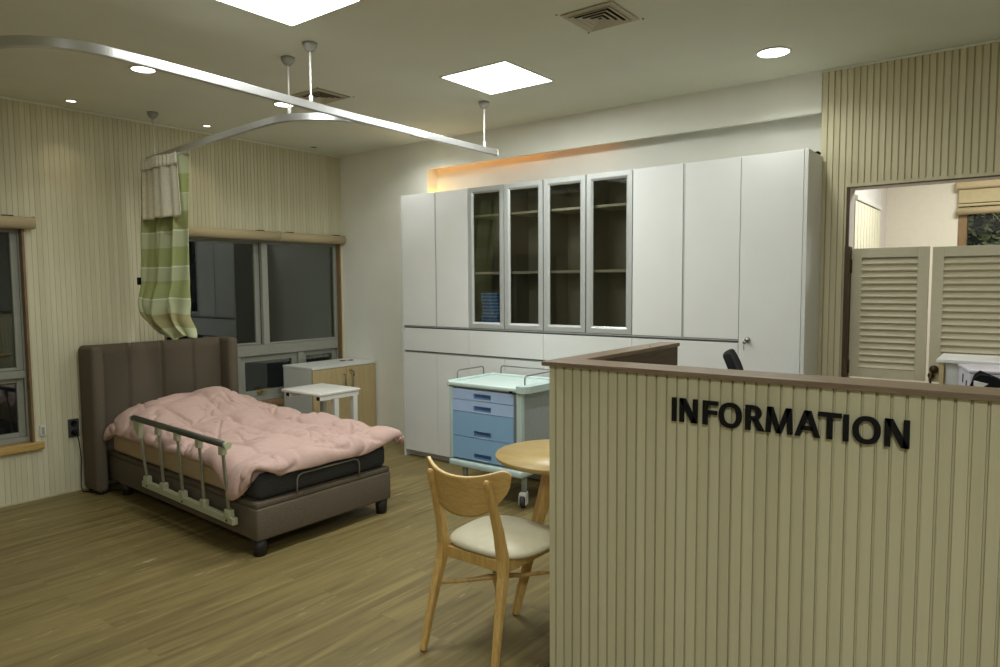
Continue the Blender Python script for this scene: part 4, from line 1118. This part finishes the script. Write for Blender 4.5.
sg = thing('lettering', (4.82, -2.456, 1.03), 'black raised capitals reading INFORMATION on the slatted counter front', 'sign')
def letter(ch_, x0, x1, z0, z1):
    q = MB(); w = x1 - x0; h = z1 - z0; st = 0.0150
    ya, yb = -2.4625, -2.4545
    def poly(pts): q.prism([(x0 + px, z0 + pz) for px, pz in pts], ya, yb, 'Y')
    if ch_ == 'I': poly([(0, 0), (w, 0), (w, h), (0, h)])
    elif ch_ == 'N':
        poly([(0, 0), (st * .93, 0), (st * .93, h), (0, h)]); poly([(w - st * .93, 0), (w, 0), (w, h), (w - st * .93, h)])
        poly([(0, h), (st * 1.22, h), (w, 0), (w - st * 1.22, 0)])
    elif ch_ == 'F':
        poly([(0, 0), (st, 0), (st, h), (0, h)]); poly([(st, h - .0125), (w, h - .0125), (w, h), (st, h)]); poly([(st, h * .44), (w * .93, h * .44), (w * .93, h * .44 + .012), (st, h * .44 + .012)])
    elif ch_ in 'O':
        n = 40
        def el(k, rx, rz, e=2.25):
            a = 2 * PI * k / n; c, s = math.cos(a), math.sin(a)
            r = (abs(c) ** e + abs(s) ** e) ** (-1 / e)
            return (w / 2 + rx * r * c, h / 2 + rz * r * s)
        for k in range(n):
            poly([el(k, w / 2, h / 2 + .001), el(k + 1, w / 2, h / 2 + .001), el(k + 1, w / 2 - st * 1.0, h / 2 - .0115), el(k, w / 2 - st * 1.0, h / 2 - .0115)])
    elif ch_ == 'R':
        poly([(0, 0), (st, 0), (st, h), (0, h)])
        bz0, bz1 = h * 0.40, h; R1 = (bz1 - bz0) / 2; R2 = R1 - .0118; xc = w * .80 - R1; zc = (bz0 + bz1) / 2
        poly([(st, h - .0118), (xc, h - .0118), (xc, h), (st, h)]); poly([(st, bz0), (xc, bz0), (xc, bz0 + .0118), (st, bz0 + .0118)])
        for k in range(12):
            a, b = -PI / 2 + PI * k / 12, -PI / 2 + PI * (k + 1) / 12
            ex = 1.08
            poly([(xc + R1 * ex * math.cos(a), zc + R1 * math.sin(a)), (xc + R1 * ex * math.cos(b), zc + R1 * math.sin(b)), (xc + (R2 * .92) * math.cos(b), zc + R2 * math.sin(b)), (xc + (R2 * .92) * math.cos(a), zc + R2 * math.sin(a))])
        poly([(w * .36, bz0 + .004), (w * .36 + st * 1.05, bz0 + .004), (w, 0), (w - st * 1.18, 0)])
    elif ch_ == 'M':
        s2 = st * .92
        # slightly splayed outer strokes, V to the baseline
        poly([(0, 0), (s2, 0), (s2 + w * .05, h), (w * .05, h)]); poly([(w - s2, 0), (w, 0), (w - w * .05, h), (w - s2 - w * .05, h)])
        poly([(w * .05, h), (w * .05 + s2 * 1.15, h), (w / 2 + s2 * .48, 0.0), (w / 2 - s2 * .48, 0.0)]); poly([(w - w * .05 - s2 * 1.15, h), (w - w * .05, h), (w / 2 + s2 * .48, 0.0), (w / 2 - s2 * .48, 0.0)])
    elif ch_ == 'A':
        poly([(0, 0), (st, 0), (w / 2 + st * .45, h), (w / 2 - st * .6, h)]); poly([(w - st, 0), (w, 0), (w / 2 + st * .6, h), (w / 2 - st * .45, h)])
        poly([(w * .24, h * .25), (w * .76, h * .25), (w * .70, h * .25 + .0115), (w * .30, h * .25 + .0115)])
    elif ch_ == 'T':
        poly([(0, h - .0125), (w, h - .0125), (w, h), (0, h)]); poly([(w / 2 - st / 2, 0), (w / 2 + st / 2, 0), (w / 2 + st / 2, h - .0125), (w / 2 - st / 2, h - .0125)])
    o = q.build('letter', M['black'], sg)
    return o
for c, x0, x1, za, zb in (('I', 4.501, 4.515, 1.030, 1.104), ('N', 4.526, 4.583, 1.0305, 1.104), ('F', 4.600, 4.647, 1.031, 1.104), ('O', 4.649, 4.717, 1.030, 1.1035), ('R', 4.728, 4.783, 1.0305, 1.1035),
                    ('M', 4.786, 4.860, 1.031, 1.1045), ('A', 4.865, 4.932, 1.031, 1.1035), ('T', 4.926, 4.985, 1.032, 1.1045), ('I', 4.989, 5.003, 1.031, 1.1035), ('O', 5.012, 5.079, 1.031, 1.1035), ('N', 5.088, 5.145, 1.031, 1.104)):
    letter(c, x0, x1, za, zb)

# ------------------------------------------------------------------ office chair behind the counter
oc = thing('office_chair', (4.30, -0.86, 0), 'black office chair whose curved backrest shows over the counter', 'chair')
ox, oy = 4.32, -0.86
q = MB()
for k in range(5):
    a = k * 2 * PI / 5 + 0.3
    q.bar([(ox + 0.03 * math.cos(a), oy + 0.03 * math.sin(a), 0.10), (ox + 0.28 * math.cos(a), oy + 0.28 * math.sin(a), 0.070)], [0.05, 0.03], [0.04, 0.025], bev=0.004)
q.build('star_base', M['black'], oc)
for k in range(5):
    a = k * 2 * PI / 5 + 0.3
    q = MB(); q.lathe([(0, -0.02), (0.026, -0.02), (0.0275, -0.01), (0.0275, 0.01), (0.026, 0.02), (0, 0.02)], (ox + 0.27 * math.cos(a), oy + 0.27 * math.sin(a), 0.0278), 14, 'X'); q.build('castor', M['tyre'], oc)
q = MB(); q.lathe([(0, 0.11), (0.028, 0.11), (0.028, 0.26), (0.018, 0.262), (0.018, 0.40), (0, 0.40)], (ox, oy, 0), 16); q.build('gas_column', M['steel'], oc)
q = MB(); q.box(ox - 0.23, ox + 0.25, oy - 0.24, oy + 0.24, 0.402, 0.485, 0.035, 4, smooth=True); q.build('seat', M['blackfab'], oc)
# backrest: curved shell, sitter faces +X; top curls back
def ob(s, t, off):
    v = -1 + 2 * s
    z = 0.56 + 0.545 * t
    if t > 0.9: pass
    hw = 0.215 * (1 - 0.35 * max(0, (t - 0.7) / 0.3) ** 2.0)
    prof = -0.235 + 0.045 * math.sin(PI * min(1, t / 0.62)) - 0.065 * max(0, (t - 0.62) / 0.38) ** 1.8
    return (ox + prof + 0.012 * v * v + off, oy + hw * v, z)
q = MB(); q.grid(lambda s, t: ob(s, t, 0.0), 20, 24); o = q.build('backrest', M['blackfab'], oc)
sd = o.modifiers.new('s', 'SOLIDIFY'); sd.thickness = 0.040; sd.offset = 0
sb = o.modifiers.new('sub', 'SUBSURF'); sb.levels = 1; sb.render_levels = 2
q = MB(); q.tube([(ox - 0.05, oy, 0.39), (ox - 0.24, oy, 0.42), (ox - 0.275, oy, 0.50), (ox - 0.25, oy, 0.70)], [0.022, 0.022, 0.02, 0.016], 10, flat=1.6); q.build('back_stem', M['black'], oc)

oc.rotation_euler = (0, 0, 0.272); oc.location.x += 0.096
# ------------------------------------------------------------------ half-height louvred swing doors
def louver_door(n, x0, x1, z0, z1, label):
    y0, y1 = 0.022, 0.052
    r = thing('door_%d' % n, ((x0 + x1) / 2, 0.037, z0), label, 'swing door', kind='structure')
    st, tr_, br_ = 0.054, 0.055, 0.055
    q = MB()
    q.box(x0, x0 + st, y0, y1, z0, z1, 0.0015); q.box(x1 - st, x1, y0, y1, z0, z1, 0.0015)
    q.box(x0 + st, x1 - st, y0, y1, z1 - tr_, z1, 0.0015); q.box(x0 + st, x1 - st, y0, y1, z0, z0 + br_, 0.0015)
    q.build('frame', M['louver'], r)
    q = MB(); a, b = z0 + br_, z1 - tr_; n_ = 17; p = (b - a) / n_
    for k in range(n_):
        zc = a + (k + 0.5) * p
        Mx = Matrix.Translation(((x0 + x1) / 2, 0.037, zc)) @ Matrix.Rotation(math.radians(-40), 4, 'X')
        q.box(-(x1 - x0) / 2 + st - 0.004, (x1 - x0) / 2 - st + 0.004, -0.0045, 0.0045, -p * 0.66, p * 0.66, 0.003, 2, Mx)
    q.build('louver_panel', M['louver'], r)
    return r
d1 = louver_door(1, 4.522, 4.912, 0.902, 1.652, 'left half-height louvred swing door in the opening')
d2 = louver_door(2, 4.928, 5.322, 0.902, 1.648, 'right half-height louvred swing door behind the white desk unit')
q = MB(); q.box(4.490, 4.5185, -0.012, 0.062, 0.80, 1.665, 0.003); q.build('hinge_post', M['doorpost'], d1)
for z in (0.96, 1.55):
    q = MB(); q.lathe([(0, z - 0.04), (0.007, z - 0.04), (0.007, z + 0.04), (0, z + 0.04)], (4.5205, 0.018, 0), 10); q.build('hinge', M['oldmetal'], d1)
q = MB(); q.lathe([(0, 0.0215), (0.02, 0.0215), (0.022, 0.010), (0.0, 0.004)], (4.955, 0, 0.973), 16, 'Y'); q.lathe([(0, 0.0215), (0.015, 0.0215), (0.017, 0.012), (0.0, 0.006)], (4.942, 0, 0.938), 14, 'Y')
q.tube([(4.942, 0.010, 0.938), (4.940, 0.006, 0.915), (4.940, 0.012, 0.895)], 0.006, 8); q.build('latch', M['oldmetal'], d2)

# ------------------------------------------------------------------ room beyond the opening
FY = 2.62
m = MB(); m.box(4.15, 4.30, 0.17, 1.10, 0, H); m.box(4.15, 4.30, 1.10, 2.10, 0, 0.25); m.box(4.15, 4.30, 1.10, 2.10, 2.09, H); m.box(4.15, 4.30, 2.10, FY, 0, H)
m.box(4.12, 4.149, 1.05, 2.2, 0.2, 2.2)
struct(m.build('wall_far_left', M['lilac']))
m = MB(); wx0, wx1, wz0, wz1 = 4.84, 6.3, 0.9, 2.245
m.box(4.15, wx0, FY, FY + 0.15, 0, H); m.box(wx1, XR, FY, FY + 0.15, 0, H); m.box(wx0, wx1, FY, FY + 0.15, 0, wz0); m.box(wx0, wx1, FY, FY + 0.15, wz1, H)
struct(m.build('wall_far_back', M['cream']))
m = MB(); m.box(4.12, XR + 0.15, 0.17, FY + 0.15, H, H + 0.1); struct(m.build('ceiling_far', M['cream']))
w3 = thing('window_3', (5.5, FY, wz0), 'brown framed far window with dark glass and leaves beyond', 'window', kind='structure')
q = MB(); fw = 0.065
q.box(wx0 + 0.001, wx0 + fw, FY - 0.01, FY + 0.1, wz0, wz1 - 0.001, 0.003); q.box(wx1 - fw, wx1 - 0.001, FY - 0.01, FY + 0.1, wz0, wz1 - 0.001, 0.003)
q.box(wx0 + fw, wx1 - fw, FY - 0.01, FY + 0.1, wz1 - fw, wz1 - 0.001, 0.003); q.box(wx0 + fw, wx1 - fw, FY - 0.01, FY + 0.1, wz0, wz0 + fw, 0.003)
q.build('frame', M['lining'], w3)
q = MB(); q.box(wx0 + fw - 0.004, wx1 - fw + 0.004, FY + 0.05, FY + 0.056, wz0 + fw - 0.004, wz1 - fw + 0.004); q.build('pane', M['far_glass'], w3)
rb = thing('roman_blind', (5.3, FY - 0.03, 2.02), 'gathered cream blind above the dark window in the far room', 'window blind')
q = MB(); q.box(wx0 - 0.025, wx1 + 0.03, FY - 0.085, FY - 0.002, 2.225, 2.305, 0.02, 3); q.build('cassette', M['blind'], rb)
q = MB(); q.box(wx0 + 0.0, wx1, FY - 0.055, FY - 0.030, 2.110, 2.224, 0.004); q.box(wx0, wx1, FY - 0.062, FY - 0.024, 2.082, 2.104, 0.006); q.build('cloth_fold', M['roman'], rb)
q = MB(); q.tube([(wx0 - 0.01, FY - 0.045, 2.045), (wx1, FY - 0.045, 2.045)], 0.030, 14); q.build('bottom_roll', M['blind'], rb)
vb = thing('vertical_blind', (4.31, 1.66, 2.0), 'cream vertical slat blind on the side wall beyond the swing doors', 'window blind')
q = MB(); q.box(4.302, 4.345, 1.11, 2.10, 2.050, 2.085, 0.003); q.build('head_rail', M['white_lam'], vb)
for k in range(9):
    y = 1.15 + k * 0.112
    q = MB(); Mx = Matrix.Translation((4.332, y, 1.155)) @ Matrix.Rotation(math.radians(1.5), 4, 'Z')
    q.box(-0.0012, 0.0012, -0.064, 0.064, -0.85, 0.890, 0, 2, Mx); q.build('slat', M['vblind'], vb)
q = MB()
q.box(4.3005, 4.318, 0.98, 1.085, 0.25, 2.21, 0.002); q.box(4.3005, 4.318, 1.085, 2.20, 2.092, 2.21, 0.002)
struct(q.build('trim_4', M['white_lam']))
# bush outside that window
bu = thing('shrub', (5.35, 3.5, 0.0), 'shrub with pale leaves outside the far window', 'plant')
q = MB(); random.seed(5)
q.tube([(5.3, 3.5, 0), (5.28, 3.5, 1.0), (5.22, 3.48, 1.9)], [0.03, 0.02, 0.008], 8)
for k in range(7): 
    a = random.uniform(0, 2 * PI); q.tube([(5.28, 3.5, 0.9 + k * 0.1), (5.28 + 0.35 * math.cos(a), 3.5 + 0.2 * math.sin(a), 1.3 + k * 0.11)], [0.01, 0.004], 6)
q.build('stem', M['doorpost'], bu)
q = MB()
for k in range(260):
    c = Vector((random.gauss(5.02, 0.20), random.uniform(3.1, 3.6), random.gauss(1.86, 0.20)))
    d = Vector((random.uniform(-1, 1), random.uniform(-1, 1), random.uniform(-0.7, 0.7))).normalized(); n = Vector((random.uniform(-1, 1), -1.2, random.uniform(-1, 1)))
    s = d.cross(n).normalized(); L, Wd = random.uniform(0.05, 0.09), random.uniform(0.010, 0.018)
    vs = [q.bm.verts.new(c + d * L * a + s * Wd * b) for a, b in ((-0.5, 0), (-0.1, 1), (0.3, 0.7), (0.55, 0), (0.3, -0.7), (-0.1, -1))]
    q.bm.faces.new(vs)
q.build('foliage', M['leaf'], bu)

# ------------------------------------------------------------------ desk unit, printer and black bag by the swing doors
dk = thing('desk_unit', (5.6, -0.35, 0), 'white desk unit with wood side panel standing before the swing doors', 'desk')
hx0, hx1, hy0, hy1, hz = 5.018, 6.25, -0.415, -0.075, 1.072
q = MB(); q.box(hx0, hx0 + 0.019, hy0 + 0.004, hy1, 0.0, hz - 0.0185, 0.001); q.build('side_panel', M['lightwood'], dk)
q = MB(); q.box(hx1 - 0.026, hx1, hy0 + 0.004, hy1, 0.0, hz - 0.0185, 0.001); q.build('side_panel', M['lightwood'], dk)
q = MB(); q.box(hx0 - 0.014, hx1 + 0.014, hy0 - 0.006, hy1 + 0.004, hz - 0.018, hz, 0.003); q.build('top', M['white_lam'], dk)
q = MB(); q.box(hx0 + 0.0265, hx1 - 0.0265, hy0 + 0.02, hy0 + 0.036, 0.735, hz - 0.0185); q.build('back_panel', M['white_edge'], dk)
q = MB(); q.box(hx0, hx1, -0.98, hy0 + 0.003, 0.710, 0.734, 0.002); q.build('desktop', M['white_lam'], dk)
for x in (hx0 + 0.02, hx1 - 0.045):
    q = MB(); q.box(x, x + 0.025, -0.95, hy0, 0.0, 0.7095, 0.001); q.build('leg_panel', M['white_edge'], dk)
pr = thing('printer', (5.30, -0.60, 0.735), 'lavender white boxy printer on the desk before the swing doors', 'printer')
Mx = Matrix.Translation((5.165, -0.735, 0)) @ Matrix.Rotation(math.radians(13), 4, 'Z')
q = MB(); q.box(0.0, 0.42, 0.0, 0.27, 0.7355, 1.045, 0.006, 2, Mx); q.build('housing', M['printer'], pr)
q = MB(); q.box(-0.004, 0.424, -0.004, 0.272, 1.0455, 1.060, 0.005, 2, Mx); q.build('lid', M['printer'], pr)
q = MB()
for yy, z0_ in ((0.06, 0.965), (0.10, 0.93), (0.145, 0.985)):
    q.box(-0.0035, 0.001, yy, yy + 0.012, z0_, z0_ + 0.04, 0.001, 2, Mx)
q.build('side_slot', M['socket'], pr)
q = MB(); q.box(0.03, 0.38, -0.003, 0.001, 0.80, 0.88, 0.001, 2, Mx); q.build('paper_tray', M['white_edge'], pr)
bg = thing('bag', (5.255, -0.80, 0.735), 'black cloth bag with strap and white tag leaning on the printer', 'bag')
q = MB()
def bagf(s, t):
    a = 2 * PI * s; k = math.sin(PI * min(0.999, max(0.001, t)) * 0.5 + 0.0)
    w = 0.082 * (1 - 0.45 * t ** 2.5) * (1 if t < 0.97 else 0.7); d = 0.042 * (1 - 0.75 * t)
    e = 2.6; c, s2 = math.cos(a), math.sin(a); r = (abs(c) ** e + abs(s2) ** e) ** (-1 / e)
    z = 0.7355 + 0.318 * t - 0.03 * t * (c * 0.5)
    return (5.240 + w * r * c + 0.006 * math.sin(9 * t + a), -0.805 + d * r * s2 + 0.005 * math.sin(7 * t + 2 * a), z)
q.grid(bagf, 32, 18); q.grid(lambda s, t: Vector(bagf(s, 1.0)).lerp(Vector((5.238, -0.805, 1.05)), t), 32, 2); q.grid(lambda s, t: Vector(bagf(s, 0.0)).lerp(Vector((5.240, -0.805, 0.7356)), t), 32, 2)
bmesh.ops.remove_doubles(q.bm, verts=q.bm.verts, dist=1e-5); bmesh.ops.recalc_face_normals(q.bm, faces=q.bm.faces)
q.build('pouch', M['blackfab'], bg)
q = MB(); q.tube([(5.243, -0.835, 1.045), (5.210, -0.842, 1.052), (5.190, -0.845, 1.035), (5.172, -0.845, 0.99), (5.155, -0.84, 0.95), (5.158, -0.84, 0.85), (5.18, -0.84, 0.78)], 0.005, 8, flat=0.6); q.build('strap', M['black'], bg)
q = MB(); q.hexa([(5.187, -0.858, 0.993), (5.200, -0.858, 0.985), (5.200, -0.853, 0.985), (5.187, -0.853, 0.993), (5.187, -0.858, 1.028), (5.240, -0.858, 1.017), (5.240, -0.853, 1.017), (5.187, -0.853, 1.028)], 0.001); q.build('tag', M['plastic_white'], bg)

# ------------------------------------------------------------------ light
def area(name, x, y, z, sx, sy, power, col, spread=PI, shape='RECTANGLE'):
    l = bpy.data.lights.new(name, 'AREA'); l.shape = shape; l.size = sx; l.size_y = sy; l.energy = power; l.color = col; l.spread = spread
    o = bpy.data.objects.new(name, l); o.location = (x, y, z); C.objects.link(o); return o
PC = (0.955, 1.0, 0.99); DC = (0.96, 1.0, 0.96)
area('panel_lamp_near', 2.752, -2.608, H - 0.012, 0.48, 0.48, 17, PC)
area('panel_lamp_far', 2.752, -1.069, H - 0.012, 0.48, 0.48, 17, PC)
for i, (x, y) in enumerate(((4.212, -0.518), (1.285, -2.488), (1.245, -1.515), (1.290, -0.478), (4.212, -1.535), (4.212, -2.55))):
    area('downlight_lamp_%d' % i, x, y, H - 0.012, 0.14, 0.14, 3.6, DC, PI * 0.8, 'DISK')
for i, (x, y) in enumerate(((0.227, -2.459), (0.239, -1.502))):
    area('spot_lamp_%d' % i, x, y, H - 0.012, 0.05, 0.05, 0.3, (1, 0.85, 0.6), PI * 0.5, 'DISK')
area('far_room_lamp', 5.3, 1.3, H - 0.03, 0.6, 0.6, 36, (0.99, 0.985, 0.92))
area('slat_wall_fill', 6.3, -1.7, H - 0.012, 0.48, 0.48, 9, PC)  # added fill, brightens the slatted wall and printer corner; no fixture there
area('lobby_lamp', 5.9, -5.4, H - 0.012, 0.6, 0.6, 58, PC)

gl = bpy.data.lights.new('leaf_fill', 'POINT'); gl.energy = 22; gl.shadow_soft_size = 0.1; gl.color = (1, 0.95, 0.8)  # added point light that brightens the shrub leaves; no real lamp outside
go = bpy.data.objects.new('leaf_fill', gl); go.location = (5.9, 3.0, 2.9); C.objects.link(go)
w = bpy.data.worlds.new('night'); bpy.context.scene.world = w; w.use_nodes = True
w.node_tree.nodes['Background'].inputs['Color'].default_value = (0.006, 0.007, 0.008, 1)
w.node_tree.nodes['Background'].inputs['Strength'].default_value = 1.0

# ------------------------------------------------------------------ camera
f, yaw, pitch, roll = 696.93, 0.6552, 0.0707, -0.0064
cam = bpy.data.cameras.new('camera'); co = bpy.data.objects.new('camera', cam); C.objects.link(co)
cam.sensor_fit = 'HORIZONTAL'; cam.sensor_width = 36.0; cam.lens = f * 36.0 / 1000.0; cam.clip_start = 0.05
fw_ = Vector((-math.sin(yaw) * math.cos(pitch), math.cos(yaw) * math.cos(pitch), -math.sin(pitch)))
r_ = Vector((math.cos(yaw), math.sin(yaw), 0)); u_ = r_.cross(fw_)
r2_ = r_ * math.cos(roll) + u_ * math.sin(roll); u2_ = -r_ * math.sin(roll) + u_ * math.cos(roll)
Mw = Matrix((r2_, u2_, -fw_)).transposed().to_4x4(); Mw.translation = Vector((5.387, -4.4893, 1.4584))
co.matrix_world = Mw
sc_ = bpy.context.scene
sc_.camera = co
sc_.view_settings.view_transform = 'Standard'; sc_.view_settings.look = 'None'
sc_.view_settings.exposure = 0.08; sc_.view_settings.gamma = 1.0; sc_.view_settings.use_curve_mapping = False
